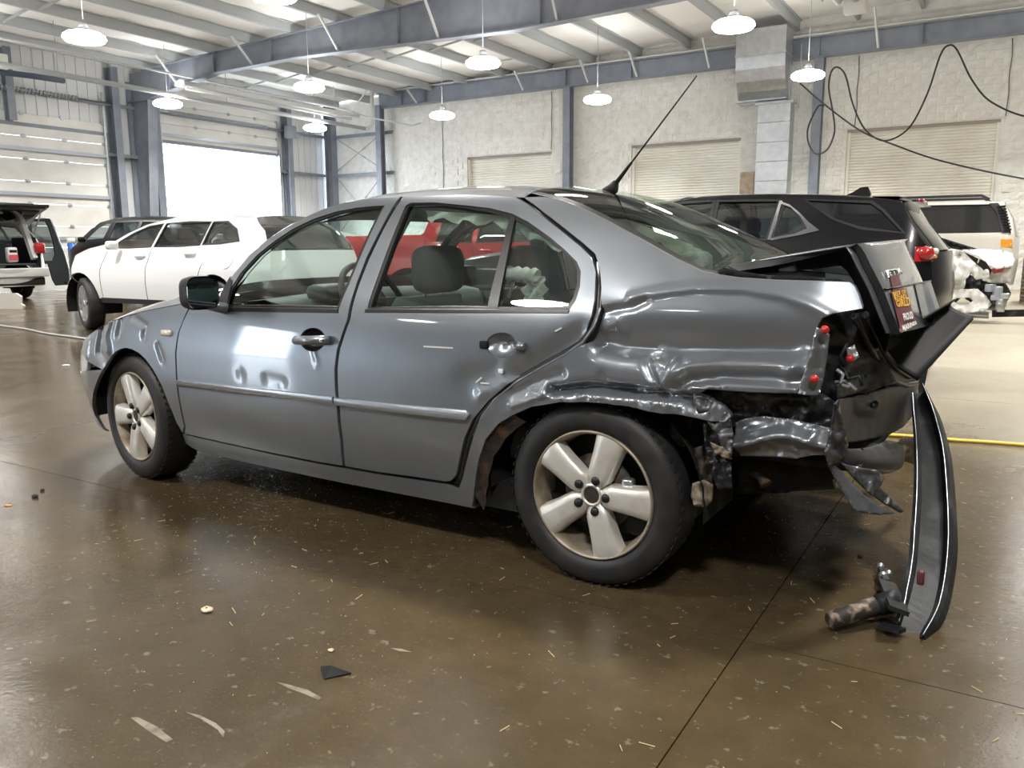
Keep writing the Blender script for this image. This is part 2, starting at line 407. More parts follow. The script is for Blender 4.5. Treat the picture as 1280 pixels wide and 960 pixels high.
# ---- left wall: siding on girts, two overhead doors, columns
DZ = 4.37
D1 = (9.9, 14.98); D2 = (16.78, 21.64); D0 = (-16.0, -13.4)
wl = G(); zt = 6.6; wx = XL-.10
yr = [YF]+[v for d in (D0, D1, D2) for v in d]+[YB]
for i in range(0, len(yr), 2): wl.box((wx, (yr[i]+yr[i+1])/2, zt/2), (.06, yr[i+1]-yr[i], zt))
for d in (D0, D1, D2): wl.box((wx, (d[0]+d[1])/2, (DZ+zt)/2), (.06, d[1]-d[0], zt-DZ))
wl = struct(wl.build('wall_left', M['whitemetal']))
ribs = G()
for y in np.arange(YF+.15, YB, .3):
    z0 = 0.0
    for d in (D0, D1, D2):
        if d[0]-.05 < y < d[1]+.05: z0 = DZ+.05
    ribs.box((XL-.055, y, (z0+zt)/2), (.03, .05, zt-z0)); 
rb = ribs.build('siding_rib', M['whitemetal'], wl); rb['kind'] = 'stuff'
for z in (1.5, 3.88, 5.30):
    segs = [(yr[i], yr[i+1]) for i in range(0, len(yr), 2)] if z < DZ else [(YF, YB)]
    for a, b in segs:
        g = G().box((XL+.05, (a+b)/2, z), (.18, b-a, .02)); g.box((XL+.135, (a+b)/2, z-.04), (.015, b-a, .10)).build('girt', M['steel'], wl)
def i_column(x, y, z0, z1, dx, dy, t=.02, parent=None, axis='x'):
    """I section: flanges at both ends of `axis`"""
    g = G(); zc, h = (z0+z1)/2, z1-z0
    if axis == 'x':
        g.box((x, y, zc), (dx, t, h)); g.box((x-dx/2, y, zc), (t, dy, h)); g.box((x+dx/2, y, zc), (t, dy, h))
    else:
        g.box((x, y, zc), (t, dy, h)); g.box((x, y-dy/2, zc), (dx, t, h)); g.box((x, y+dy/2, zc), (dx, t, h))
    return g.build('steel_column', M['steel'], parent)
# main frame column, tapering towards its foot
for y in (15.95, 3.5, -8.5):
    g = G(); q = [(XL+.02, 0), (XL+.50, 0), (XL+.98, 5.42), (XL+.98, deck(XL)-.25), (XL+.02, deck(XL)-.25)]
    g.prism(q, lambda u, v, t: (u, y+t, v), -.012, .012)
    c = g.build('steel_column', M['steel'], wl)
    G().bar((XL+.50, y, 0), (XL+.98, y, 5.42), .30, .022, up=(1, 0, 0)).build('flange', M['steel'], c)
    G().box((XL+.02, y, 3), (.022, .30, 6)).build('flange', M['steel'], c)
    G().box((XL+.5, y, 5.42), (.96, .26, .022)).build('stiffener', M['steel'], c)
i_column(XL+.16, 15.25, 0, 6.3, .3, .22, parent=wl); i_column(XL+.16, 16.55, 0, 6.3, .3, .22, parent=wl)
i_column(XL+.16, 21.98, 0, 6.3, .3, .22, parent=wl); i_column(XL+.16, 9.6, 0, 6.3, .3, .22, parent=wl); i_column(XL+.16, 12.3, DZ+.1, 6.3, .2, .2, parent=wl)
def overhead_door(name, d, nsec, z_low, n_struts, hinges=True):
    """sectional door: sections of .59 m hung from z_low upwards"""
    g = G(); yc, w = (d[0]+d[1])/2, d[1]-d[0]
    for s in (0, 1): g.box((XL-.02, d[s]+(.05 if s else -.05), DZ/2), (.14, .10, DZ))
    g.box((XL-.02, yc, DZ+.05), (.14, w+.2, .10))
    o = struct(g.build(name, M['steel']))
    for s in (0, 1):
        G().box((XL+.10, d[s]+(-.03 if s else .03), (DZ+1.2)/2), (.06, .05, DZ+1.2)).build('door_track', M['galv'], o)
    for k in range(nsec):
        z = z_low+k*.589
        p = G().bbox((XL+.02, yc, z+.2925), (.05, w-.02, .583), .008, seg=1).build('door_section', M['doorpanel'], o)
        for yy in (d[0]+.06, d[0]+1.38, d[0]+2.72, d[0]+3.84, d[1]-.06):
            if yy < d[1]-.04: G().box((XL+.055, yy, z+.585), (.02, .08, .10)).box((XL+.07, yy, z+.585), (.03, .16, .025)).build('hinge', M['strut'], p)
        if k in n_struts:
            G().box((XL+.075, yc, z+.29), (.06, w-.06, .012)).box((XL+.105, yc, z+.245), (.012, w-.06, .09)).build('strut', M['strut'], p)
    sh = G().tube([(XL+.22, d[0]-.1, 5.28), (XL+.22, d[1]+.2, 5.28)], .022, 8).build('torsion_shaft', M['galv'], o)
    sp = G()
    for k in range(40):
        a0 = d[0]+.3+k*.1; 
        if a0 < d[1]-.2: sp.lathe([(.055, -.02), (.075, 0), (.055, .02)], (XL+.22, a0, 5.28), (0, 1, 0), 10)
    sp.build('torsion_spring', M['strut'], o)
    return o
overhead_door('door_1', D1, 8, .23-.589*.39+.0, (2, 4, 6))
overhead_door('door_2', D2, 3, DZ+.0, (0,))
overhead_door('door_3', D0, 3, DZ, (0,))
g = G().bbox((XL+.48, 21.85, 5.2), (.34, .32, .42), .03); op_ = g.build('door_opener', M['steel'])
tag(op_, 'grey motor box with red side beside the raised overhead door spring', 'door opener')
G().bbox((XL+.48, 21.99, 5.23), (.26, .06, .3), .02).build('cover', mat('faded_red', (.42, .10, .10), .5), op_, label='faded red cover')
# ---- back wall: painted block with three roller doors, steel end bay by the corner
BX0 = -19.6
DB = [(-16.42, -13.1), (-10.32, -6.95), (-4.1, -.55)]; DBZ = 4.17
wb = G(); WT = 7.7
segs = [BX0]+[v for d in DB for v in d]+[XR]
core = .12
for i in range(0, len(segs), 2): wb.box(((segs[i]+segs[i+1])/2, YB+.03+.15, WT/2), (segs[i+1]-segs[i], .3, WT))
for d in DB: wb.box(((d[0]+d[1])/2, YB+.18, (DBZ+WT)/2), (d[1]-d[0], .3, WT-DBZ))
wb.box(((XL+BX0)/2, YB+.20, WT/2), (BX0-XL, .06, WT))
wb = struct(wb.build('wall_back', M['block']))
# blocks: the nearest ones at the right end are single parts, the rest one joined skin
def block_mesh(seed):
    r = random.Random(seed); nx, nz = 4, 2; g = G(); w, h = .394, .197; P = []
    for j in range(nz+1):
        P.append([(w*(i/nx-.5), -(.030+ (.0 if i in (0, nx) or j in (0, nz) else r.uniform(-.012, .022))), h*(j/nz-.5)) for i in range(nx+1)])
    g.grid(P, False); 
    ring = [(0, j) for j in range(0)]
    e = [(-w/2, h), (w/2, h)]
    for a, b in (((-w/2, -h/2), (w/2, -h/2)), ((w/2, -h/2), (w/2, h/2)), ((w/2, h/2), (-w/2, h/2)), ((-w/2, h/2), (-w/2, -h/2))):
        g.add([(a[0], -.03, a[1]), (b[0], -.03, b[1]), (b[0], .03, b[1]), (a[0], .03, a[1])], [(0, 1, 2, 3)])
    return g
protos = [block_mesh(s) for s in range(6)]
pobj = []
skin = G(); cells = []
row = 0; z = .1
while z < 6.55:
    x = BX0+.2+(.2 if row % 2 else 0)
    while x < XR:
        bad = False
        for d in DB:
            if z-.1 < DBZ-.02 and x+.2 > d[0]+.01 and x-.2 < d[1]-.01: bad = True
        if not bad: cells.append((x, z))
        x += .4
    z += .2; row += 1
vis = sorted([c for c in cells if -5.5 < c[0] < .5 and c[1] > 1.2], key=lambda c: -c[0])[:290]
vs_ = set(vis)
for k, c in enumerate(cells):
    p = protos[RND.randrange(6)]
    if c in vs_:
        if len(pobj) < 6:
            o = protos[len(pobj)].build('block', M['block'], wb); pobj.append(o)
        else:
            o = pobj[RND.randrange(6)].copy(); COL.objects.link(o)
        o.location = (c[0], YB+.03, c[1])
    else: skin.add([(v[0]+c[0], v[1]+YB+.03, v[2]+c[1]) for v in p.v], p.f)
sk = skin.build('block_facing', M['block'], wb); sk['kind'] = 'stuff'
M['headshadow'] = mat('head_shadow_strip', (.36, .31, .28), .6)  # brown of the strips that stand in for shadow at the door heads
for i, d in enumerate(DB):
    o = struct(G().box(((d[0]+d[1])/2, YB+.24, DBZ/2), (d[1]-d[0], .03, DBZ)).build('door_%d' % (4+i), M['roll']))
    g = G(); n = int(DBZ/.078); P = []
    for k in range(n):
        z0 = k*.078
        for f, dy in ((0, .03), (.2, .005), (.5, 0), (.8, .005), (1, .03)): P.append([(d[0]+.04, YB+.17+dy, z0+f*.078), (d[1]-.04, YB+.17+dy, z0+f*.078)])
    c = g.grid(P, False).build('slat', M['roll'], o); c['kind'] = 'stuff'
    for x in (d[0]+.04, d[1]-.04): G().box((x, YB+.15, DBZ/2), (.08, .06, DBZ)).build('guide_rail', M['roll'], o)
    G().box(((d[0]+d[1])/2, YB+.14, DBZ-.035), (d[1]-d[0], .10, .07)).build('head_shadow_strip', M['headshadow'], o)  # dark strip modelled in place of a thin shadow
# end bay: corner column, girts, cross bracing
i_column(XL+.35, YB-.10, 0, 6.6, .34, .3, parent=wb); i_column(BX0-.34, YB-.35, 0, 6.15, .22, .24, parent=wb, axis='y')
i_column(-12.4, YB-.18, 0, 6.1, .24, .26, parent=wb, axis='y'); i_column(-4.85, YB-.18, 0, 6.1, .24, .26, parent=wb, axis='y')
for z in (1.5, 3.86, 5.28): G().box(((XL+BX0)/2, YB+.02, z), (BX0-XL, .16, .02)).box(((XL+BX0)/2, YB-.06, z-.04), (BX0-XL, .015, .12)).build('girt', M['steel'], wb)
for a, b in (((XL+.5, 3.95), (BX0-.5, 5.25)), ((XL+.5, 5.25), (BX0-.5, 3.95)), ((XL+.5, 3.8), (BX0-.5, 1.6)), ((XL+.5, 1.6), (BX0-.5, 3.8))):
    p, q = Vector((a[0], YB-.05, a[1])), Vector((b[0], YB-.05, b[1]))
    g = G().tube([p, q], .016, 6); m_ = p.lerp(q, .62); dd = (q-p).normalized()*.09
    g.tube([m_-dd, m_+dd], .03, 6).build('brace_rod', M['strut'], wb)
# end beam with its top flange, stiffeners and conduit
g = G().box(((BX0-.4+XR)/2, YB-.28, 6.30), (XR-BX0+.4, .02, .50)); be = g.build('end_beam', M['steel'], wb)
for z in (6.05, 6.55): G().box(((BX0-.4+XR)/2, YB-.28, z), (XR-BX0+.4, .24, .02)).build('flange', M['steel'], be)
for x in (-18.9, -17.9, -12.4, -10.2, -4.85, -2.4, 1.5): G().box((x, YB-.34, 6.3), (.014, .11, .48)).build('stiffener', M['steel'], be)
for x in (-18.2, -13.9, -11.6, -10.0, -7.8, -3.4): G().bar((x, YB-.42, 6.08), (x-.1, YB-.8, deck(x)-.2), .05, .05).build('flange_brace', M['pipe'], be)
tag(G().tube([(XL+1, YB-.46, 6.58), (-9, YB-.46, 6.60), (XR, YB-.46, 6.62)], .028, 8).build('conduit', M['pipe']), 'long white conduit along the top of the end beam on the back wall', 'pipe')
# joints in the block, patch beside the middle roller door
for x in (-17.4, -13.08, -3.9, -.45):
    pts = [(x+.012*math.sin(z*7), YB-.022, z) for z in np.arange(DBZ+.05 if x > -17 else 0, 6.05, .2)]
    G().tube(pts, .011, 5).build('control_joint', mat('joint_dark', (.16, .15, .14), .8), wb)
M['patch'] = mat('bare_patch', (.42, .30, .19), .8, noise=(5, (.55, .47, .36), .35, .6, None))
G().bbox((-6.72, YB-.02, 2.1), (.40, .05, 2.2), .01).build('bare_patch', M['patch'], wb, label='unpainted tan patch beside the middle roller door')
# other walls of the hall
struct(G().box((XR+.15, (YF+YB)/2, 4), (.3, YB-YF, 8.2)).build('wall_right', mat('grey_siding', (.20, .205, .205), .6)))
struct(G().box(((XL+XR)/2, YF-.15, 4), (XR-XL+.6, .3, 8.2)).build('wall_front', mat('grey_siding_front', (.26, .265, .27), .6)))
M['scuff'] = mat('scuffed_concrete', (.20, .175, .13), .6, noise=(20, (.10, .08, .05), .45, .6, None))
for pix in ([(345, 852), (362, 856), (384, 862), (402, 872), (398, 875), (380, 867), (360, 860)], [(163, 897), (172, 896), (196, 908), (216, 924), (208, 928), (186, 914)], [(232, 890), (250, 894), (270, 904), (281, 914), (279, 922), (272, 912), (252, 899)], [(488, 810), (502, 811), (515, 815), (500, 814)]):
    q = [w_z(x, y, .0008) for x, y in pix]; G().add(q, [tuple(range(len(q)))]).build('scuff_mark', M['scuff'], fl)
# ---- high bay lamps
def lamp(x, y, label, group=None, z=5.0, first=[None]):
    e = empty('high_bay_lamp', (x, y, z), 0, label, 'lamp', group)
    if first[0] is None:
        h = G().lathe([(0, .30), (.07, .30), (.09, .24), (.11, .19), (.15, .17), (.18, .165), (.18, .155)], (0, 0, 0), (0, 0, 1), 28).build('housing', M['lampbody'], e)
        l = G().lathe([(0, -.06), (.20, -.055), (.34, -.02), (.38, .03), (.365, .08), (.30, .125), (.18, .155)], (0, 0, 0), (0, 0, 1), 28).build('lens', M['lampglow'], e)
        ld = bpy.data.lights.new('lamp_light', 'AREA'); ld.shape = 'DISK'; ld.size = .66; ld.energy = LAMP_W; ld.color = (1, .975, .93); ld.spread = math.radians(128)
        first[0] = (h, l, ld)
    else:
        for o in first[0][:2]: q = o.copy(); q.parent = e; COL.objects.link(q)
    lo = bpy.data.objects.new('lamp_light', first[0][2]); lo.location = (0, 0, -.075); link(lo, e)
    G().tube([(0, 0, .38), (0, 0, deck(x)+.02-z)], .008, 6).build('hanger', M['strut'], e)
    return e
lamp(-15.27, 9.74, 'round high bay lamp at the far left, in front of the roof frame knee')
lamp(-10.24, 9.74, 'round high bay lamp cut off by the top edge of the picture')
lamp(-15.27, 15.54, 'round high bay lamp behind the tapered roof frame, just above the bright heater reflector')
lamp(-20.20, 15.15, 'round high bay lamp on the left, touching the main column beside the open overhead door')
lamp(-10.15, 15.58, 'round high bay lamp below the deep roof frame, above the wreck roof')
lamp(-4.67, 15.45, 'round high bay lamp in front of the top of the square metal duct')
lamp(-20.20, 20.75, 'smallest round high bay lamp, close to the corner column beside the open door')
lamp(-15.13, 20.93, 'round high bay lamp against the block wall above the leftmost roller door')
lamp(-10.01, 21.02, 'round high bay lamp against the block wall, right of the slim middle column')
lamp(-4.48, 20.79, 'round high bay lamp just right of the elbow of the square metal duct')
for x in (-20.2, -15.25, -10.2, -4.6, 1.0):
    for y in (-6.8, -1.2, 4.3, 9.75, 15.5, 20.9):
        if y < 9 or x > 0 or (y < 10 and x in (-20.2, -4.6)): lamp(x, y, 'round high bay lamp hanging out of the picture', 'high bay lamps outside the view')
# ---- gas heater tubes, pipes, duct, hanging cables
ht = empty('tube_heater', (-20, 0, 0), 0, 'long grey radiant heater tube with bright reflector hung along the left side', 'heater')
G().tube([(0, 4, 5.27), (0, 23.0, 5.27)], .065, 12).build('heater_tube', M['purlin'], ht)
ref = G(); P = []
for y in (15.2, 22.2): P.append([(a, y, b) for a, b in ((.05, 5.48), (.10, 5.60), (.28, 5.64), (.46, 5.60), (.50, 5.48))])
ref.grid(P, False).build('reflector', mat('bright_reflector', (.86, .86, .86), .35, .6), ht, label='bright aluminium reflector')
G().tube([(.28, 15.4, 5.45), (.28, 22.0, 5.45)], .05, 10).build('heater_tube', M['pipe'], ht)
G().tube([(0, 23.0, 5.27), (.10, 23.1, 5.30), (.28, 23.1, 5.42), (.3, 23.1, 6.75)], .06, 10).build('flue_pipe', M['pipe'], ht)
for y in (8, 12, 17, 21.5): G().tube([(0, y, 5.3), (0, y, 6.5)], .008, 6).build('hanger', M['strut'], ht)
tag(G().tube([(-20.0, 3, 5.88), (-20.0, 22.0, 5.78), (-19.2, 22.2, 5.5), (-18.2, 23.4, 5.28), (-17.9, 23.5, 5.35)], .03, 8).build('gas_pipe', M['pipe']), 'thin white pipe running above the heater tube to the block wall', 'pipe')
tag(G().tube([w_y(430, 152, 22.6), w_y(470, 97, 22.6), w_y(510, 90, 22.6), w_y(640, 74, 22.6)], .025, 8).build('sprinkler_pipe', M['pipe']), 'thin white pipe branching under the purlins near the corner', 'pipe')
bh = empty('tube_heater', (-3.05, 18, 5.75), 0, 'twin dark heater tubes ending in a white burner box at the top right', 'heater')
for dx in (-.32, 0.0): G().tube([(dx, 0, .12), (dx, -12, .12)], .08, 12).build('heater_tube', M['purlin'], bh)
G().bbox((-.02, .15, .03), (.42, .32, .30), .03).build('burner_box', mat('cream_box', (.62, .62, .58), .5), bh, label='white burner box')
P = [[(a-.15, y, b) for a, b in ((-.42, .08), (-.3, .30), (.0, .36), (.3, .30), (.42, .08))] for y in (-12, -.2)]
G().grid(P, False).build('reflector', M['galv'], bh)
hb = empty('tube_heater', (-21.3, 11.0, 5.3), 0, 'dark tube below a cream heater box at the left edge', 'heater')
G().tube([w_x(-40, 83, -21.3)-Vector((-21.3, 11, 5.3)), w_x(0, 90, -21.3)-Vector((-21.3, 11, 5.3)), w_x(40, 95, -21.3)-Vector((-21.3, 11, 5.3)), w_x(80, 101, -21.3)-Vector((-21.3, 11, 5.3))], .07, 10).build('heater_tube', mat('dark_blue_tube', (.06, .08, .12), .5), hb)
G().bbox(w_x(-8, 76, -21.3)-Vector((-21.3, 11, 5.3)), (.3, .55, .36), .03).build('burner_box', mat('cream_box2', (.6, .6, .56), .5), hb)
du = empty('air_duct', (-5.8, 23.3, 0), 0, 'square galvanised air duct with elbow, between middle and right roller doors', 'duct')
dz = 0.3
for k in range(9):
    G().bbox((0, .02, dz+.255), (.86, .46, .505), .006, seg=1).build('duct_section', M['galv'], du); dz += .51
G().box((0, .02, 4.88), (1.0, .52, .05)).build('duct_flange', M['galv'], du)
P = []
for t in np.linspace(0, 1, 9):
    a = t*math.pi*.5; w = .43+.14*t
    cy, cz = -.75, 4.9
    ro, ri = 1.14, .50
    P.append((w, [(cy+ro*math.cos(a)-.0, cz+ro*.85*math.sin(a)), (cy+ri*math.cos(a)+.0, cz+ri*math.sin(a)*.5)]))
g = G(); Q = [[(-w-.1, *q[0]), (w-.1, *q[0]), (w-.1, *q[1]), (-w-.1, *q[1])] for w, q in P]
# rising box with a belly turned to the hall
G2 = G(); prof = [(-.50, 6.75), (-.50, 6.05), (-.47, 5.75), (-.38, 5.45), (-.25, 5.20), (-.10, 5.02), (-.08, 4.92), (.26, 4.92), (.26, 6.75)]
G2.prism([(b, c) for b, c in prof], lambda u, v, t: (t, u, v), -1.0, .30, False)
eb_ = G2.build('duct_elbow', M['galv'], du)
G().box((-.35, -.13, 6.10), (1.34, .78, .05)).build('duct_flange', M['galv'], du); G().box((-.35, -.02, 4.97), (1.34, .54, .04)).build('duct_flange', M['galv'], du)
for x, z0, z1 in ((.36, 4.6, 5.9), (.62, 4.7, 6.3)): G().tube([(x, -.15, z0), (x, -.15, z1)], .018, 6).build('hanger', M['strut'], du)
G().tube([(-.55, -.2, 4.86), (.6, -.2, 4.86)], .025, 8).build('hanger', M['strut'], du)
def cable(name, pix, Y, r, label):
    pts = smooth_pts([tuple(w_y(x, y, Y)) for x, y in pix], 8)
    return tag(G().tube(pts, r, 6).build(name, M['cord']), label, 'cable')
cable('cable', [(1000, 104), (1030, 130), (1075, 163), (1115, 180), (1180, 202), (1290, 225), (1420, 240), (1560, 225), (1640, 120)], 22.4, .022, 'straight black cable sagging across the right roller door')
cable('cable', [(1030, 132), (1022, 122+12), (1010, 160), (1011, 180), (1020, 192), (1034, 187), (1043, 165), (1041, 140), (1036, 110), (1039, 90), (1047, 84), (1057, 95), (1066, 130), (1080, 160), (1100, 175), (1120, 172), (1140, 155), (1160, 115), (1175, 70), (1185, 57), (1196, 62), (1215, 100), (1240, 128), (1290, 147), (1350, 140), (1410, 95), (1440, 40)], 22.8, .022, 'looped black cable hung in waves above the right roller door')
# ================================================================== THE WRECKED SEDAN
CW = 1.735; CM = CW/2
_T = lookup([(.10, .10), (.16, .085), (.22, .06), (.30, .035), (.42, .008), (.54, 0), (.70, .006), (.85, .03), (.92, .05), (1.0, .095), (1.1, .15), (1.2, .205), (1.3, .27), (1.36, .32), (1.40, .40)])
_P = lookup([(-.88, .62), (-.84, .40), (-.78, .255), (-.65, .14), (-.5, .065), (-.35, .02), (-.2, 0), (2.9, 0), (3.2, .012), (3.3, .05), (3.4, .10)])
_SH = lookup([(.50, 0), (.56, .012), (.607, .03), (.677, .055), (.737, .085), (.785, .13), (.82, .17), (.9, .2), (1.2, .2)])
def S0(x, z):
    x = np.asarray(x, float); return _T(z)+_P(np.where(x < 1, x-np.clip(_SH(z), 0, .2)*np.clip((.2-x)/.3, 0, 1), x))
def sp(px, py):
    """where the pixel's sight line meets the sedan's flank: (x, z)"""
    Y = 0.0
    for _ in range(40):
        q = h_y(px, py, Y); Y = .5*Y+.5*float(S0(q[0], q[2]))
    return (q[0], q[2])
def SP(pts): return [sp(*p) for p in pts]
# dents: (pixel polyline, width m, depth m)  + pushes in, - bulges out
DENTS = []
def dent(pix, w, d, sharp=1.0): DENTS.append((np.array(SP(pix)), w, d, sharp))
def seg_dist(x, z, P):
    D = np.full(np.shape(x), 9.0)
    for a, b in zip(P[:-1], P[1:]):
        e = b-a; t = np.clip(((x-a[0])*e[0]+(z-a[1])*e[1])/(e@e), 0, 1); D = np.minimum(D, np.hypot(x-a[0]-t*e[0], z-a[1]-t*e[1]))
    return D
# quarter panel: long valley under the shoulder, rolled ridge, folds over the arch
dent([(752, 431), (775, 436), (800, 438), (860, 440), (930, 441), (1006, 440)], .088, .056, .026)
dent([(788, 372), (830, 364), (870, 359), (930, 360), (980, 369), (1010, 381), (1034, 394)], .016, -.009)
dent([(748, 392), (764, 388), (790, 384), (806, 376)], .014, .010)
dent([(750, 412), (768, 404), (775, 414)], .018, -.008)
dent([(834, 478), (842, 466), (862, 456), (902, 449), (950, 451), (990, 457)], .014, -.013, .020)
dent([(846, 486), (862, 477), (905, 472), (960, 474), (1002, 478)], .020, .022, .012)
dent([(858, 487), (905, 482), (945, 485), (995, 488)], .007, -.010)
dent([(806, 452), (814, 470), (826, 490)], .014, .013)
dent([(822, 440), (832, 446), (828, 456), (822, 448)], .018, -.007)
dent([(842, 452), (834, 466), (829, 478), (836, 492)], .011, -.010)
dent([(752, 472), (762, 484), (785, 488)], .016, .012)
dent([(690, 489), (735, 484), (780, 489), (820, 493), (850, 497), (880, 501)], .016, .050)
dent([(640, 492), (668, 478), (700, 468)], .02, .010)
dent([(640, 508), (680, 494), (720, 494)], .012, -.008)
dent([(1000, 445), (985, 470)], .022, -.012)
DQ = list(DENTS); DENTS.clear()
# rear door: push by the gap, scrapes below the handle
dent([(650, 470), (690, 446), (720, 425)], .045, .020)
dent([(585, 475), (615, 466)], .05, .010); dent([(600, 492), (640, 478)], .02, -.006)
DR = list(DENTS); DENTS.clear()
# front door dimples
dent([(300, 468), (301, 470)], .020, .0025); dent([(334, 474), (352, 478)], .026, .003); dent([(392, 436), (396, 455)], .012, -.002)
DF = list(DENTS); DENTS.clear()
# crumpled front wing
dent([(125, 410), (121, 440), (128, 452)], .022, .020); dent([(140, 398), (134, 420), (137, 440)], .016, -.014)
dent([(150, 402), (147, 418)], .02, .012); dent([(165, 396), (182, 408), (180, 420)], .02, .008); dent([(112, 425), (110, 445)], .02, -.01)
dent([(197, 432), (203, 450)], .015, .006)
DW = list(DENTS); DENTS.clear()
def surf(dl, amp=0.0, sc=9.0, region=None):
    def f(x, z):
        x = np.asarray(x, float); z = np.asarray(z, float); y = S0(x, z)
        for P, w, d, s in dl:
            if s == 1.0: y = y+d*np.exp(-(seg_dist(x, z, P)/w)**2)
            else:
                zl = np.interp(x, P[:, 0], P[:, 1]); y = y+d*np.exp(-(seg_dist(x, z, P)/np.where(z > zl, w, s))**1.6)
        if amp:
            n = (vnoise(x*sc, z*sc)-.5)*2+(np.abs(vnoise(x*sc*2.3+5, z*sc*2.3)-.5)*-1.6+.4)
            y = y+amp*n*(region(x, z) if region is not None else 1)
        return y
    return f
def paint_mat(name, col, flake=.55, rough=.34):
    m = mat(name, col, rough, flake, coat=1.0, noise=(2.5, tuple(c*.88 for c in col), .4, .65, None)); return m
M['paint'] = paint_mat('grey_metallic_paint', (.235, .255, .285), .6, .30)
M['paintdirty'] = mat('scuffed_grey_paint', (.13, .135, .145), .42, .45, coat=.6, noise=(9, (.05, .047, .045), .45, .65, .6), bump=(30, .3, .006))
M['under'] = mat('grey_primer_panel', (.058, .060, .066), .46, .1, coat=0, spec=.35, noise=(11, (.038, .039, .042), .4, .65, .5))
M['stripm'] = mat('rubbing_strip_highlight', (.36, .38, .41), .25, .7, coat=.6)  # lighter than the body grey: the strip's highlight is put into the colour
M['cruddy'] = mat('torn_dark_metal', (.030, .031, .034), .38, .4, coat=.4, noise=(14, (.10, .10, .105), .52, .68, .3), bump=(26, .6, .012))
M['rusty'] = mat('rusty_lip', (.030, .024, .020), .65, noise=(22, (.10, .05, .026), .52, .68, None), bump=(40, .6, .008))
M['inner'] = mat('dark_inner_body', (.012, .012, .013), .7)
M['seal'] = mat('door_seal', (.010, .010, .011), .32)
M['glass'] = glass_mat('green_tint_glass', (.78, .88, .84))
M['glassrear'] = glass_mat('rear_screen_glass', (.74, .84, .74), .85, .42, .05)
M['cloth'] = mat('grey_seat_cloth', (.13, .15, .155), .9, bump=(180, .3, .002))
M['trim'] = mat('grey_green_trim', (.30, .34, .33), .7)
M['dash'] = mat('dash_vinyl', (.05, .055, .06), .5)
M['headliner'] = mat('headliner', (.16, .17, .17), .9)
M['alloy'] = mat('silver_alloy', (.78, .76, .72), .38, .55, noise=(9, (.58, .54, .47), .5, .76, .5))
M['alloyin'] = mat('alloy_barrel', (.40, .35, .28), .5, .6, noise=(12, (.22, .17, .12), .45, .7, .7))
M['brake'] = mat('brake_iron', (.06, .05, .045), .55, .5, noise=(16, (.16, .09, .05), .5, .7, None))
M['bolt'] = mat('dark_bolt', (.03, .03, .032), .4, .5)
M['lampclear'] = mat('head_lamp_lens', (.75, .78, .80), .06, .2, coat=1.0)
M['amberclear'] = mat('marker_lens', (.70, .66, .58), .12, coat=.8)
M['white'] = mat('white_print', (.80, .80, .78), .5)
M['foam'] = mat('torn_foam', (.20, .165, .12), .9, noise=(30, (.36, .33, .28), .48, .68, None))
car = empty('wrecked_sedan', h_to_w((0, 0, 0)), -TURN, 'grey four-door saloon with smashed rear quarter and popped boot lid on the wet floor', 'car')
# ---------------------------------------------------------------- flank panels
DOORF = [(237, 386), (229, 402), (224, 416), (220.5, 441), (222, 474), (226.5, 507), (232, 533), (231, 542), (280, 553), (340, 566), (400, 577.5), (428, 582), (425, 550), (421, 512), (418.5, 485), (418, 462), (421, 437), (434, 399), (446, 353), (457, 324), (478, 282), (500, 246), (480, 247), (458, 248.5), (430, 253.5), (402, 262.5), (383, 271), (358, 284), (335, 299), (312, 319), (292, 343), (277, 364), (270, 372)]
WINF = [(277.5, 384), (286, 364), (301, 341), (320, 320), (342, 302), (366, 286), (392, 273.5), (420, 264.5), (446, 259.5), (468, 257.5), (481, 257), (470, 278), (450, 322), (436, 356), (423.5, 387), (350, 386.5)]
DOORR = [(504.5, 246.5), (482, 282), (461, 325), (450, 353), (438, 399), (425, 437), (422, 462), (422.5, 485), (425, 512), (429, 550), (431.5, 582.5), (470, 589.5), (520, 596), (555, 601.5), (563, 601), (570, 594), (575, 570), (580, 548), (591, 524), (610, 501), (636, 479), (665, 461), (696, 446), (717, 432), (731, 415), (739, 395), (743, 375), (744.5, 340), (739, 322), (725, 308), (704, 291), (680, 272), (660, 256), (644, 246.5), (615, 244.5), (580, 243.5), (545, 244.5)]
WINR = [(458.5, 387), (468, 357), (482, 318), (497, 280), (507, 257), (514, 253.5), (545, 253), (580, 256.5), (612, 260), (640, 267), (660, 277), (687, 296), (706, 312), (721, 327), (726, 339), (725, 358), (720, 375), (713, 386), (690, 388), (560, 388)]
REC_F = [(372+18*1.05+16*math.cos(a), 424.5+15*math.sin(a)) for a in np.linspace(0, 2*math.pi, 20, endpoint=False)]
REC_R = [(627+20*math.cos(a), 431.5+16*math.sin(a)) for a in np.linspace(0, 2*math.pi, 22, endpoint=False)]
WING = [(235, 386), (228, 402), (222.5, 416), (218.7, 441), (220, 474), (224.5, 507), (230, 533), (228, 541), (221, 529), (215, 513.8), (208, 497), (202.5, 482.5), (196, 470), (190, 459.6), (182, 449), (173.3, 440.8), (165, 436.5), (156.7, 434.6), (150, 436), (144, 439.8), (138.5, 446), (133.8, 453), (128, 462)]
ARCHL = [(128, 462), (123, 472), (117, 488.8), (115, 507.5), (119, 520), (128.5, 536.7)]
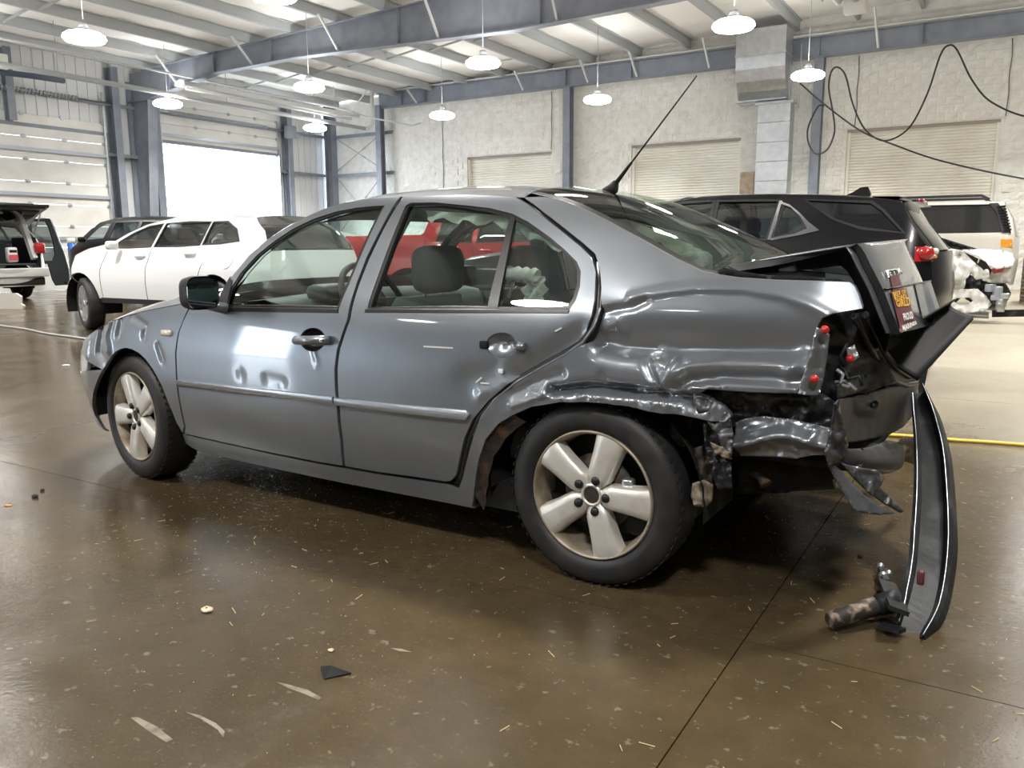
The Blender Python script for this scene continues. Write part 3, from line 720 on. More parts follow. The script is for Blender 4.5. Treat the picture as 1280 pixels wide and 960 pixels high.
QUART = [(655, 247), (668, 256), (686, 270), (704, 284), (728, 303), (744, 317), (750, 336), (751.5, 360), (749, 390), (742, 412), (728, 431), (705, 446), (672, 464), (645, 480), (618, 501), (603, 520), (592, 545), (585, 570), (579, 595), (574, 610), (590, 634), (592, 618), (594, 598), (598, 575), (607, 549), (622, 530), (640, 519), (665, 508), (700, 502.5), (735, 502), (760, 504.5), (780, 507.5), (795, 511), (825, 517.5), (842, 518), (862, 521), (885, 526), (906, 527), (914, 520), (905, 508), (888, 500), (872, 492), (884, 486), (939, 490), (970, 491), (996, 491), (1004, 466), (1011, 445), (1016, 424), (1019, 408), (1026, 398), (1040, 392), (1060, 388.5), (1078, 385.5), (1073, 369), (1068, 358), (1061, 353), (1032, 352), (970, 350.5), (923, 347.5), (896, 343.5), (876, 339), (845, 324), (798, 297.5), (751, 272.5), (720, 257.5), (700, 250), (680, 246.5)]
fr_front = [(-.40, .56)]
wing3 = SP(WING)+[(-.375, .572), (-.46, .592), (-.56, .598), (-.62, .592), (-.56, .625), (-.46, .668), (-.36, .708), (-.25, .745), (-.13, .782), (0, .815), (.15, .846), (.35, .877), (.52, .90)]
DOORF3 = SP(DOORF); DOORR3 = SP(DOORR); QUART3 = SP(QUART); WINF3 = SP(WINF); WINR3 = SP(WINR)
recf, recr = SP(REC_F), SP(REC_R)
sheet('front_wing', wing3, [], surf(DW, .004, 7, lambda x, z: np.clip((.05-x)/.3, 0, 1)), .016, M['paint'], car)
fd = sheet('front_door', DOORF3, [WINF3, recf], surf(DF), .02, M['paint'], car)
rd = sheet('rear_door', DOORR3, [WINR3, recr], surf(DR), .02, M['paint'], car)
def qreg(x, z): return np.clip((.72-z)/.06, 0, 1)*np.clip((x-2.22)/.25, .12, 1)
sheet('rear_quarter', QUART3, [], surf(DQ, .012, 15, qreg), .0105, M['paint'], car)
# rusty lip in the wheel arch
def arc_strip(pix_out, pix_in, name, m, amp=.006):
    a = resample(SP(pix_out), .02, False); b = SP(pix_in); n = len(a); b = np.array(resample(b, .004, False)); b = b[np.linspace(0, len(b)-1, n).astype(int)]
    P = [[(p[0]+(q[0]-p[0])*t, float(S0(*p))+.012+.02*t+amp*math.sin(i*1.7+t*5)+RND.uniform(-amp, amp)*.6, p[1]+(q[1]-p[1])*t) for t in (0, .33, .66, 1)] for i, (p, q) in enumerate(zip(a, b))]
    return G().grid(P).build(name, m, car)
arc_strip([(578, 606), (588, 575), (596, 548), (612, 528), (634, 512)], [(606, 637), (607, 606), (612, 574), (628, 548), (650, 530)], 'arch_lip', M['rusty'])
# sill, dark body behind the gaps
SILL = [(227, 543), (280, 555), (340, 568.5), (400, 580.5), (470, 593), (520, 600.5), (556, 605.5), (574, 612), (592, 636), (560, 629.5), (500, 618), (430, 604.5), (360, 590), (300, 577), (245, 563.5), (231, 555)]
sheet('sill', SP(SILL), [], surf([]), .02, M['paint'], car, thick=.05, inset=.006)
sheet('sill', [(x, z) for x, z in SP(SILL)], [], S0, .03, M['paint'], car, mirror=CM)
body_out = [(-.36, .20), (.33, .20), (2.0, .16), (2.02, .3), (2.10, .50), (2.25, .62), (2.5, .66), (2.8, .62), (3.0, .58), (3.1, .75), (3.2, 1.0), (2.86, 1.03), (2.6, 1.15), (2.3, 1.28), (2.1, 1.31), (1.45, 1.345), (1.1, 1.27), (.85, 1.16), (.62, .90), (.2, .83), (-.3, .74), (-.37, .55), (-.33, .40), (-.25, .55), (0, .645), (.22, .57), (.33, .36)]
body_out = [(.34, .21), (1.96, .17), (2.02, .35), (2.12, .53), (2.27, .645), (2.45, .69), (2.8, .74), (3.02, .76), (3.1, .80), (3.14, .99), (2.86, 1.02), (2.6, 1.13), (2.3, 1.26), (2.1, 1.295), (1.45, 1.325), (1.1, 1.25), (.85, 1.14), (.62, .88), (.40, .85), (.30, .75), (.32, .5), (.36, .36)]
wf_in = [(p[0], p[1]) for p in WINF3]; wr_in = [(p[0], p[1]) for p in WINR3]
sheet('inner_body', body_out, [wf_in, wr_in], lambda x, z: S0(x, z)+.09*np.clip((np.asarray(x)-2.35)/.15, 0, 1)*np.clip((1.0-np.asarray(z))/.1, 0, 1), .04, M['inner'], car, inset=.045, thick=.004)
sheet('inner_body', body_out, [wf_in, wr_in], S0, .04, M['trim'], car, inset=.05, thick=.004, mirror=CM)
# far flank (undamaged outline, mirrored)
mw = SP(WING); 
sheet('front_wing', wing3, [], S0, .03, M['paint'], car, mirror=CM)
fd2 = sheet('front_door', DOORF3, [WINF3], S0, .03, M['paint'], car, mirror=CM)
rd2 = sheet('rear_door', DOORR3, [WINR3], S0, .03, M['paint'], car, mirror=CM)
qf = QUART3[:20]+[(2.03, .30), (2.10, .44), (2.22, .57), (2.40, .635), (2.60, .635), (2.78, .57), (2.88, .46), (2.92, .33), (3.15, .36), (3.32, .42), (3.34, .60), (3.33, .80), (3.31, .965), (3.26, 1.03)]+QUART3[-14:]
sheet('rear_quarter', qf, [], S0, .03, M['paint'], car, mirror=CM)
# front corner: bumper side and head lamp, both sides
BUMP = SP(ARCHL)+[(-.36, .19), (-.6, .20), (-.80, .22), (-.815, .36), (-.80, .475), (-.62, .485), (-.50, .495), (-.40, .515)]
LAMP = [(-.385, .562), (-.40, .52), (-.50, .50), (-.62, .49), (-.79, .482), (-.77, .55), (-.70, .588), (-.62, .587), (-.56, .592), (-.46, .586)]
for mr, dl in ((None, DW), (CM, [])):
    sheet('front_bumper_side', BUMP, [], surf(dl), .02, M['paint'], car, mirror=mr)
    sheet('head_lamp', LAMP, [], surf([]), .02, M['lampclear'], car, mirror=mr, inset=.004, label=None) if False else sheet('head_lamp', LAMP, [], S0, .02, M['lampclear'], car, mirror=mr, inset=.004)
# ---------------------------------------------------------------- skins between the two flanks
def strip(name, rail, crown, mat_, parent, p=4, vr=(-1, 1), nv=24, bow=None, ny=0.0, label=None, lift=0.0):
    R = resample(rail, .05, False); n = len(R); cr = np.interp(np.linspace(0, 1, n), np.linspace(0, 1, len(crown)), crown)
    bw = np.zeros(n) if bow is None else np.interp(np.linspace(0, 1, n), np.linspace(0, 1, len(bow)), bow)
    P = []
    for i, (x, z) in enumerate(R):
        a = R[max(i-1, 0)]; b = R[min(i+1, n-1)]; t = np.array([b[0]-a[0], b[1]-a[1]]); t /= np.linalg.norm(t)+1e-9; nr = np.array([-t[1], t[0]])
        y0 = float(S0(x, z)); row = []
        for k in range(nv+1):
            v = vr[0]+(vr[1]-vr[0])*k/nv; s = math.sin(v*math.pi/2)*.35+v*.65 if vr == (-1, 1) else v
            c = (cr[i]*(1-abs(s)**p)+lift); y = y0+(CW-2*y0)*(s+1)/2
            row.append((x+nr[0]*c-bw[i]*(1-s*s), y, z+nr[1]*c))
        P.append(row)
    return G().grid(P).build(name, mat_, parent, label=label)
hood = [(-.64, .592), (-.56, .628), (-.46, .671), (-.36, .711), (-.25, .748), (-.13, .785), (0, .818), (.15, .849), (.35, .88), (.56, .912)]
strip('bonnet', hood, [.03, .055, .07, .075, .075], M['paint'], car, p=5, bow=[.22, .10, .03, .0, -.02])
strip('front_grille', [(-.79, .482), (-.77, .55), (-.66, .59)], [.02, .03, .03], M['blackpl'], car, bow=[.10, .12, .20])
strip('front_bumper', [(-.80, .20), (-.815, .36), (-.80, .475)], [.0, .03, .02], M['paint'], car, bow=[.10, .12, .10])
strip('cowl', [(.56, .91), (.70, .925)], [.03, .03], M['blackpl'], car, p=6)
AP = [(.62, .905)]+[p for p in (SP([(277, 364), (292, 343), (312, 319), (335, 299), (358, 284), (383, 271), (402, 262.5), (430, 253.5), (458, 248.5)]))]
wsr = resample(AP, .05, False)
strip('windscreen', AP, [.06, .05, .04], M['glass'], car, p=3, vr=(-.93, .93))
for s in (-1, 1): strip('windscreen_pillar', AP, [.06, .05, .04], M['paint'], car, p=3, vr=(-1, -.925) if s < 0 else (.925, 1), nv=4)
ROOFR = SP([(458, 248.5), (480, 247), (500, 246), (545, 244.5), (580, 243.5), (615, 244.5), (655, 247)])+[(2.12, 1.332)]
strip('roof', ROOFR, [.04, .05, .055, .055, .045], M['paint'], car, p=4)
RG = [(2.12, 1.332)]+SP([(700, 250), (720, 257.5), (751, 272.5), (798, 297.5), (845, 324), (876, 339), (896, 343.5)])
strip('rear_screen', RG, [.045, .055, .05, .03], M['glassrear'], car, p=3, vr=(-.94, .94))
strip('rear_screen_seal', RG, [.045, .055, .05, .03], M['seal'], car, p=3, vr=(-.985, -.935), nv=3)
strip('rear_screen_seal', RG, [.045, .055, .05, .03], M['seal'], car, p=3, vr=(.935, .985), nv=3)
for a, b in ((-1, -.985), (.985, 1)): strip('rear_pillar', RG, [.045, .055, .05, .03], M['paint'], car, p=3, vr=(a, b), nv=3)
strip('parcel_shelf', [(2.35, .98), (2.90, 1.02)], [0, 0], M['dash'], car, vr=(-.9, .9), lift=-.03)
G().box((1.25, CM, .23), (3.0, 1.5, .10)).build('floor_pan', M['inner'], car)
G().box((-.25, CM, .50), (.7, 1.0, .35)).build('engine_block', M['inner'], car)
G().bbox((.48, CM, .60), (.10, 1.5, .55), .02).build('bulkhead', M['inner'], car)
# ---------------------------------------------------------------- glass and seals in the doors
def pane(outline, name, parent, inset, m, mr=None): return sheet(name, outline, [], S0, .03, m, parent, thick=.003, inset=inset, mirror=mr)
def grow(poly, d):
    L = np.array(poly); c = L.mean(0); r = np.hypot(*(L-c).T); return [tuple(q) for q in c+(L-c)*(1+d/r)[:, None]]
for mr, pf, pr in ((None, fd, rd), (CM, fd2, rd2)):
    pane(grow(WINF3, .008), 'door_glass', pf, .016, M['glass'], mr); pane(grow(WINR3, .008), 'door_glass', pr, .016, M['glass'], mr)
    for W_, p_ in ((WINF3, pf), (WINR3, pr)):
        inn = grow(W_, -.016)
        sheet('window_seal', grow(W_, .003), [inn], S0, .012, M['seal'], p_, thick=.012, inset=.004, mirror=mr)
    bar = SP([(639, 266), (644.5, 269), (621, 388), (608, 388)])
    sheet('window_divider', bar, [], S0, .015, M['seal'], pr, thick=.012, inset=.002, mirror=mr)
    tri = SP([(272, 384), (277, 366), (288, 346), (291, 352), (284, 384)])
    sheet('mirror_base', tri, [], S0, .015, M['blackpl'], pf, thick=.012, inset=-.004, mirror=mr)
    sheet('belt_seal', SP([(276, 384), (423, 386.5), (423, 391), (274, 389)]), [], S0, .02, M['seal'], pf, thick=.008, inset=-.003, mirror=mr)
    sheet('belt_seal', SP([(457, 386.5), (712, 386.5), (710, 391), (456, 390.5)]), [], S0, .02, M['seal'], pr, thick=.008, inset=-.003, mirror=mr)
    sheet('rubbing_strip', SP([(222.5, 475), (320, 485.5), (418, 495.5), (419, 504.5), (320, 494), (223, 482.5)]), [], lambda x, z: S0(x, z)*0+S0(x, .54)-.016+((z-(.543))/.022)**2*.006, .008, M['stripm'], pf, thick=.016, mirror=mr)
    sheet('rubbing_strip', SP([(420.5, 496.5), (500, 505), (584, 513), (588, 518), (585, 524), (500, 515.5), (421.5, 506)]), [], lambda x, z: S0(x, z)*0+S0(x, .54)-.016+((z-(.540))/.022)**2*.006, .008, M['stripm'], pr, thick=.016, mirror=mr)
# thick black door seal showing in the sprung gap
gap = [(746, 330), (748, 360), (746, 392), (738, 414), (723, 432), (700, 446), (668, 463), (640, 480), (613, 502), (597, 522), (586, 547), (580, 570), (574, 596), (568, 606)]
G().tube([(x, float(S0(x, z))+.022, z) for x, z in SP(gap)], .017, 8).build('gap_seal', M['seal'], car)
gap2 = [(749, 385), (742, 408), (728, 428), (705, 444), (672, 462), (645, 478), (618, 499), (602, 520), (591, 545)]
G().tube([(x, float(S0(x, z))+.006, z) for x, z in SP(gap2)], .005, 6).build('gap_seal', M['paint'], car)
# door handles
def bowl(outline, depth, name, m, parent):
    c = np.array(outline).mean(0); P = []
    for t in np.linspace(1.04, .02, 8):
        P.append([(c[0]+(q[0]-c[0])*t, float(S0(*q))+.003+depth*(1-min(t, 1)**2)**.7, c[1]+(q[1]-c[1])*t) for q in outline])
    return G().grid(P, wrap=True).build(name, m, parent)
bowl(recf, .035, 'handle_recess', M['blackpl'], fd); bowl(recr, .030, 'handle_recess', M['paint'], rd)
def hp(px, py, off): x, z = sp(px, py); return (x, float(S0(x, z))-off, z)
hb_ = G().tube([hp(371, 425, .002), hp(374, 425, .018), hp(384, 424.5, .028), (hp(398, 424.5, .028)), hp(408, 424.5, .022), hp(414, 424.5, .006)], [.012, .018, .019, .019, .020, .016], 10)
hb_.build('door_handle', M['paint'], fd); G().lathe([(0, 0), (.010, 0), (.011, .006)], hp(410, 424.5, .044), (0, 1, 0), 14).build('lock_cylinder', M['chrome'], fd)
G().bbox(hp(605, 431, -.002), (.034, .02, .028), .006).build('handle_mount', M['blackmatte'], rd)
G().tube([hp(647, 433, .006), hp(652, 433, .008), hp(658, 433, .006)], [.014, .016, .013], 10).build('handle_stub', M['paint'], rd, label='grey stub left where the handle is missing')
G().bbox(hp(626, 464, .0), (.02, .006, .016), .002).build('scuff_chip', M['white'], rd)
for a, b in (((595, 478), (602, 472)), ((601, 478.5), (612, 479.5)), ((694, 414), (702, 410)), ((530, 433), (566, 435))):
    g = G(); p, q = hp(*a, .0012), hp(*b, .0012); g.bar(p, q, .004, .005).build('scratch', M['white'], rd)
# wing marker lamp, mirrors, aerial
x, z = sp(209, 416); G().bbox((x, float(S0(x, z))-.004, z), (.075, .02, .030), .009).build('marker_lamp', M['amberclear'], car)
for s in (0, 1):
    o = h_y(250, 366, -.10); Y = lambda y: y if not s else CW-y
    g = G(); P = []
    for xx, k in ((-.075, .35), (-.06, .7), (-.035, .95), (-.0, 1.03), (.022, 1.0)):
        P.append([(o[0]+xx, Y(o[1]+.080*k*math.copysign(abs(math.cos(a))**.55, math.cos(a))), o[2]+.070*k*math.copysign(abs(math.sin(a))**.55, math.sin(a))) for a in np.linspace(0, 2*math.pi, 28, endpoint=False)])
    g.grid(P, wrap=True); mi = g.build('door_mirror', M['blackpl'], car)
    g = G(); g.add([(o[0]+.016, Y(o[1]+.072*math.copysign(abs(math.cos(a))**.5, math.cos(a))), o[2]+.062*math.copysign(abs(math.sin(a))**.5, math.sin(a))) for a in np.linspace(0, 2*math.pi, 28, endpoint=False)], [tuple(range(28))])
    g.build('mirror_glass', mat('mirror_glass%d' % s, (.30, .36, .38), .04, 1.0), mi)
    G().tube([(o[0]-.02, Y(o[1]+.05), o[2]-.055), (o[0]-.01, Y(.03), o[2]-.075)], [.022, .026], 10).build('mirror_foot', M['paint'], mi)
ab = h_y(767, 236, CM); at_ = h_y(871, 98, CM)
ae = G().tube([ab-Vector((.03, 0, .02)), ab+Vector((.0, 0, .005)), ab+Vector((.012, 0, .03))], [.030, .024, .012], 12).build('aerial', M['blackrub'], car)
d_ = Vector(at_)-Vector(ab); n_ = 60
wh = G().tube([ab+Vector((.0, 0, .01))+d_*t for t in (0, .1, .22, .24)], [.011, .009, .006, .0035], 8)
wh.tube([ab+Vector((.0, 0, .01))+d_*t for t in (.22, .6, 1)], [.0038, .0032, .0026], 6).build('aerial_whip', M['blackrub'], ae)
# ---------------------------------------------------------------- cabin
def seat(x, y, parent=car):
    b = G(); P = []
    for t, w, dx in ((0, .20, .0), (.1, .24, .01), (.25, .25, .06), (.40, .23, .12), (.48, .18, .15)):
        ring = []
        for a in np.linspace(0, 2*math.pi, 20, endpoint=False):
            ca, sa = math.copysign(abs(math.cos(a))**.6, math.cos(a)), math.copysign(abs(math.sin(a))**.6, math.sin(a))
            ring.append((x+dx+sa*.075, y+ca*w, .45+t))
        P.append(ring)
    b.grid(P, wrap=True); b.f.append(tuple(range(len(b.v)-20, len(b.v)))); b.sm.append(True)
    o = b.build('seat_back', M['cloth'], parent)
    G().bbox((x-.22, y, .40), (.50, .48, .16), .06).build('seat_cushion', M['cloth'], o)
    G().bbox((x+.20, y, 1.045), (.12, .29, .20), .055, seg=3).build('head_rest', M['cloth'], o)
    for s in (-.06, .06): G().tube([(x+.15, y+s, .9), (x+.19, y+s, .97)], .007, 6).build('head_rest_post', M['chrome'], o)
seat(1.34, .50); seat(1.34, 1.24)
rs = G(); P = []
for z, dx in ((.45, 0), (.6, .03), (.85, .1), (.98, .14), (1.0, .17)): P.append([(2.25+dx, y, z) for y in np.linspace(.2, 1.53, 12)])
rs.grid(P).build('rear_seat_back', M['cloth'], car)
G().bbox((2.05, CM, .42), (.5, 1.35, .16), .05).build('rear_seat_cushion', M['cloth'], car)
for y in (.5, 1.24): G().bbox((2.42, y, 1.05), (.09, .25, .13), .04, seg=3).build('rear_head_rest', M['cloth'], car)
ds = G(); P = []
for x, z in ((.66, .88), (.75, .915), (.88, .925), (.98, .91), (1.02, .85), (1.0, .70), (.95, .55)): P.append([(x, y, z+.015*math.cos((y-CM)*3)) for y in np.linspace(.12, CW-.12, 20)])
ds.grid(P).build('dashboard', M['dash'], car)
G().bbox((.98, .50, .94), (.14, .36, .07), .03).build('instrument_hood', M['dash'], car)
st = G(); ring = []
sc_, sn, su = Vector((1.17, .50, .90)), Vector((.86, 0, .5)).normalized(), Vector((0, 1, 0)); sv = sn.cross(su)
G().tube([sc_+(su*math.cos(a)+sv*math.sin(a))*.185 for a in np.linspace(0, 2*math.pi, 33)], .015, 8, cap=False).build('steering_wheel', M['blackrub'], car)
sw = [o for o in COL.objects if o.name.startswith('steering_wheel')][-1]
G().lathe([(0, -.03), (.06, -.025), (.075, 0), (.05, .03)], sc_, sn, 16).build('wheel_boss', M['dash'], sw)
for a in (0, math.pi, -math.pi/2): G().bar(sc_, sc_+(su*math.cos(a)+sv*math.sin(a))*.18, .035, .02).build('wheel_spoke', M['dash'], sw)
hl = [(p[0], p[1]-.03) for p in ROOFR]
strip('headliner', [(1.08, 1.235)]+[(x, z-.045) for x, z in ROOFR], [.03, .045, .05, .05, .04], M['headliner'], car, p=4, vr=(-.98, .98), label='grey headliner sagging at the rear')
# far side pillars' trims, curtain airbag and belts
for xa, xb in ((1.385, 1.50),): G().prism([(xa-.05, .88), (xa+.05, .88), (xb+.05, 1.30), (xb-.03, 1.30)], lambda u, v, t: (u, CW-float(S0(u, v))-t, v), .055, .085).build('pillar_trim', M['trim'], car)
G().prism([(1.385-.05, .88), (1.385+.05, .88), (1.50+.05, 1.30), (1.50-.03, 1.30)], lambda u, v, t: (u, float(S0(u, v))+t, v), .055, .085).build('pillar_trim', M['trim'], car)
M['curtain'] = mat('airbag_cloth', (.62, .68, .62), .85, bump=(30, .5, .01))
cg = G(); P = []
for i, x in enumerate(np.linspace(1.60, 2.36, 26)):
    zz = np.interp(x, [1.6, 2.0, 2.36], [1.29, 1.265, 1.12]); L = .07+.02*math.sin(i*1.3)+(.03 if 9 < i < 14 else 0)
    P.append([(x+.01*math.sin(i*2+t*3), CW-float(S0(x, zz-.04))-.10-.018*math.sin(i*1.1+t*2.5), zz-t*L) for t in np.linspace(0, 1, 6)])
cg.grid(P).build('curtain_airbag', M['curtain'], car, label='pale deployed curtain airbag hanging from the far roof rail')
cg = G(); P = []
for i, x in enumerate(np.linspace(1.62, 2.30, 22)):
    zz = np.interp(x, [1.6, 2.0, 2.3], [1.285, 1.255, 1.15]); L = .035+.012*math.sin(i*1.7)
    P.append([(x, float(S0(x, zz-.03))+.075+.014*math.sin(i*1.3+t*2), zz-t*L) for t in np.linspace(0, 1, 5)])
cg.grid(P).build('curtain_airbag', M['curtain'], car)
M['bagglint'] = mat('white_bag_and_glint', (.85, .86, .83), .7, bump=(25, .6, .012))
bag_glint = G(); P = []
a0, a1 = h_y(627, 341, .52), h_y(672, 345, .52)  # this roll stands in for a bright reflection in the quarter glass
for i in range(14):
    t = i/13; c = a0.lerp(a1, t); P.append([c+Vector((.0, .03*math.cos(a), .028*math.sin(a)+.006*math.sin(i*2.1+a))) for a in np.linspace(0, 2*math.pi, 10, endpoint=False)])
bag_glint.grid(P, wrap=True); b0 = h_y(669, 345, .52); b1 = h_y(667, 382, .52); P = []  # the strip below is airbag cloth
for i in range(10):
    t = i/9; c = b0.lerp(b1, t); P.append([c+Vector(((k/6-.5)*.10*(1+.2*math.sin(i*1.9)), .015*math.sin(k*1.7+i), 0)) for k in range(7)])
bag_glint.grid(P).build('airbag_and_glint', M['bagglint'], car, label='white roll modelling a glass reflection, with torn airbag cloth hanging behind the quarter glass')
G().tube([h_y(636, 372, .6), h_y(642, 352, .6)], .006, 6).build('belt_stalk', M['trim'], car)
# ---------------------------------------------------------------- wheels
def wheel(x, z, rear, steer=0.0, far=False, phase=71):
    R0, W_ = .317, .205; yo = 0.0
    t = G().lathe([(.222, .018), (.232, .004), (.255, -.003), (.285, .002), (.304, .014), (.3145, .032), (R0, .055), (R0, W_-.055), (.3145, W_-.032), (.300, W_-.010), (.26, W_), (.222, W_-.02)], (0, 0, 0), (0, 1, 0), 72)
    rim = G().lathe([(.224, .020), (.2215, .008), (.217, .006), (.212, .012), (.207, .030), (.200, .075), (.195, .18)], (0, 0, 0), (0, 1, 0), 64)
    root = rim.build('wheel', M['alloyin'], car)
    root.location = (x, .032 if not far else CW-.032, z); root.rotation_euler = (0, 0, steer+(math.pi if far else 0))
    ty = t.build('tyre', M['darkrub'], root)
    tr = G()
    for k in range(60):
        a = 2*math.pi*k/60
        for y0, y1 in ((.018, .05), (W_-.05, W_-.018)):
            c, s = math.cos(a), math.sin(a); g_ = Matrix(((c, 0, -s), (0, 1, 0), (s, 0, c))) if False else Matrix(((-s, 0, c), (0, 1, 0), (c, 0, s)))
            tr.box((.3145*c, (y0+y1)/2, .3145*s), (.014, y1-y0, .003), m=g_)
    o = tr.build('tread_block', M['darkrub'], ty); 
    o.parent = root; o['kind'] = 'stuff'
    for k in range(5):
        a0 = math.radians(phase+72*k); g = G(); P = []
        for r, w, y in ((.034, .022, .022), (.055, .038, .013), (.08, .0455, .010), (.11, .0455, .009), (.15, .0465, .008), (.19, .051, .008), (.207, .054, .010), (.2155, .056, .012)):
            row = []
            for u, dy in ((-1.12, .045), (-1.02, .010), (-.88, .001), (-.4, -.003), (.4, -.003), (.88, .001), (1.02, .010), (1.12, .045)):
                th = a0+math.atan2(w*u, r); row.append((math.hypot(r, 0)*math.cos(th), y+dy, r*math.sin(th)))
            P.append(row)
        g.grid(P); g.build('spoke', M['alloy'], root)
        b = math.radians(phase+72*k); G().lathe([(0, .002), (.013, .002), (.0165, .010), (.0165, .03)], (.056*math.cos(b), 0, .056*math.sin(b)), (0, 1, 0), 10).build('wheel_bolt', M['bolt'], root)
    G().lathe([(.028, .03), (.030, .013), (.037, .012), (.040, .02), (.042, .04)], (0, 0, 0), (0, 1, 0), 28).build('hub_ring', M['alloy'], root)
    G().lathe([(0, .016), (.029, .018)], (0, 0, 0), (0, 1, 0), 24).build('hub_cover', M['brake'], root)
    G().lathe([(0, .075), (.13, .075), (.132, .082), (.0, .09)], (0, 0, 0), (0, 1, 0), 40).build('brake_disc', M['brake'], root)
    G().lathe([(0, .12), (.198, .12)], (0, 0, 0), (0, 1, 0), 32).build('back_plate', M['blackmatte'], root)
    if rear: G().bbox((.115, .06, .04), (.04, .04, .05), .008).build('caliper', M['galv'], root)
    return root
hf, hr_ = h_y(167, 525, .035), h_y(737, 620, .035)
wheel(hf[0], .317, False, steer=-.14, phase=113); wheel(hr_[0], .317, True, phase=71)
wheel(hf[0], .317, False, far=True, phase=20); wheel(hr_[0], .317, True, far=True, phase=40)
# wheel wells
for xc, far, r in ((hf[0], 0, .37), (hf[0], 1, .37), (hr_[0]-.02, 0, .40), (hr_[0], 1, .37)):
    P = []
    for a in np.linspace(math.radians(-5), math.radians(185), 24):
        P.append([(xc+r*math.cos(a), (y if not far else CW-y), .31+r*math.sin(a)) for y in (.07, .2, .38)])
    P2 = [P[0][-1]]; g = G().grid(P); 
    g.add([p[-1] for p in P], [tuple(range(len(P)))]); g.build('wheel_well', M['blackmatte'], car)
# ================================================================== THE SMASHED TAIL
def h_pl(px, py, a, n):
    """sight line meets the plane through a with normal n (sedan frame)"""
    d = _ray(px, py, HR, HU, HF); n = np.array(n, float); t = ((np.array(a)-HC)@n)/(d@n); return Vector(HC+d*t)
def plane3(a, b, c):
    n = (b-a).cross(c-a).normalized(); return lambda px, py, off=0.0: h_pl(px, py, a, n)-Vector(n)*off*(1 if Vector(n).dot(Vector(HC)-a) < 0 else -1)
def patch(name, poly, place, m, step=5.0, amp=0.0, sc=.05, seed=0.0, thick=.004, parent=None, label=None, ridge=True, smooth=True, holes=()):
    """bent sheet metal: outline in the picture, carried to its own depth by place(); amp folds it"""
    V2, T, loops = triangulate(poly, list(holes), step); V = []
    nz = np.zeros(len(V2))
    if amp:
        a, b = V2[:, 0]*sc+seed, V2[:, 1]*sc+seed*1.7
        nz = (1-2*np.abs(2*vnoise(a, b)-1))*.6+(1-2*np.abs(2*vnoise(a*2.1+3, b*2.1)-1))*.3 if ridge else (vnoise(a, b)-.5)*2
    for (x, y), q in zip(V2, nz):
        p = place(x, y); d = (Vector(HC)-p).normalized(); V.append(p+d*amp*q)
    me = bpy.data.meshes.new(name); me.from_pydata(V, [], [tuple(t) for t in T[:, ::-1]])
    me.polygons.foreach_set('use_smooth', [smooth]*len(me.polygons)); me.materials.append(m); me.update()
    o = link(bpy.data.objects.new(name, me), parent or car)
    if thick:
        md = o.modifiers.new('thickness', 'SOLIDIFY'); md.thickness = thick; md.offset = 0
    if label: o['label'] = label
    return o
Yc = lambda Y: (lambda px, py: h_y(px, py, Y))
Yl = lambda x0, y0, x1, y1: (lambda px, py: h_y(px, py, y0+(y1-y0)*min(1.4, max(-.2, (px-x0)/(x1-x0)))))
# cavity, boot well
g = G(); bx0, bx1 = 2.70, 3.22
g.box((2.96, .30, .72), (.46, .02, .50)); g.box((2.96, CM, .50), (.62, 1.3, .02)); g.box((2.66, CM, .75), (.02, 1.4, .56))
for k, b in enumerate((((2.96, .34, .74), (.46, .02, .46)), ((2.98, CM, .48), (.66, 1.3, .02)), ((2.66, CM, .75), (.02, 1.4, .52)), ((2.96, 1.42, .74), (.5, .02, .46)))):
    G().box(*b).build('boot_lining', M['blackmatte'], car)
patch('lamp_pocket', [(1020, 397), (1078, 386), (1098, 438), (1120, 476), (1048, 506), (1024, 497)], Yl(1020, .20, 1120, .45), M['cruddy'], 6, .02, .06, 3)
patch('lamp_bracket', [(1017.5, 420), (1021, 409), (1026, 412), (1037, 418), (1034, 445), (1030, 470), (1024, 494), (1010, 494), (996.5, 491.5), (1005, 466), (1012, 445)], Yl(996, .02, 1040, .07), M['paint'], 3.5, .008, .07, 1.2)
for px, py in ((1034, 411), (1021, 472), (1065, 447)):
    p = h_y(px, py, (.06 if py < 430 else .05) if px < 1040 else .2); G().lathe([(0, -.008), (.010, -.006), (.012, 0), (.009, .010), (0, .012)], p-Vector((0, .03, 0)), (0, 1, 0), 12).build('lamp_clip', M['red'], car, label='red lamp clip')
patch('lamp_socket', [(1058, 436), (1068, 431), (1074, 446), (1066, 452), (1060, 448)], Yc(.19), M['galv'], 3, .01, .2, 2)
for k, pts in enumerate(([(1046, 462), (1054, 468), (1050, 480), (1062, 484)], [(1055, 460), (1060, 474), (1074, 470), (1078, 482)], [(1044, 478), (1058, 476), (1070, 488)], [(1060, 428), (1050, 446), (1056, 458)])):
    G().tube([h_y(x, y, .17+.01*k) for x, y in pts], .006, 6).build('loose_wire', M['blackrub'] if k % 2 else M['strut'], car)
Ygut = Yl(1070, .16, 1150, .95)
patch('boot_gutter', [(1066, 393), (1083, 389), (1094, 412), (1106, 440), (1120, 460), (1136, 470), (1149, 474), (1147, 481), (1130, 484), (1112, 478), (1096, 458), (1082, 428)], Ygut, M['blackpl'], 4, .006, .05, 5)
G().tube([Ygut(*p)-Vector((0, .03, 0)) for p in [(1070, 394), (1082, 416), (1094, 442), (1106, 463), (1120, 475), (1134, 480), (1147, 478)]], .010, 8).build('boot_seal', M['seal'], car)
G().tube([Ygut(*p)-Vector((0, .04, 0)) for p in [(1084, 392), (1096, 416), (1108, 440), (1122, 458), (1138, 468)]], .012, 8).build('boot_seal', M['seal'], car)
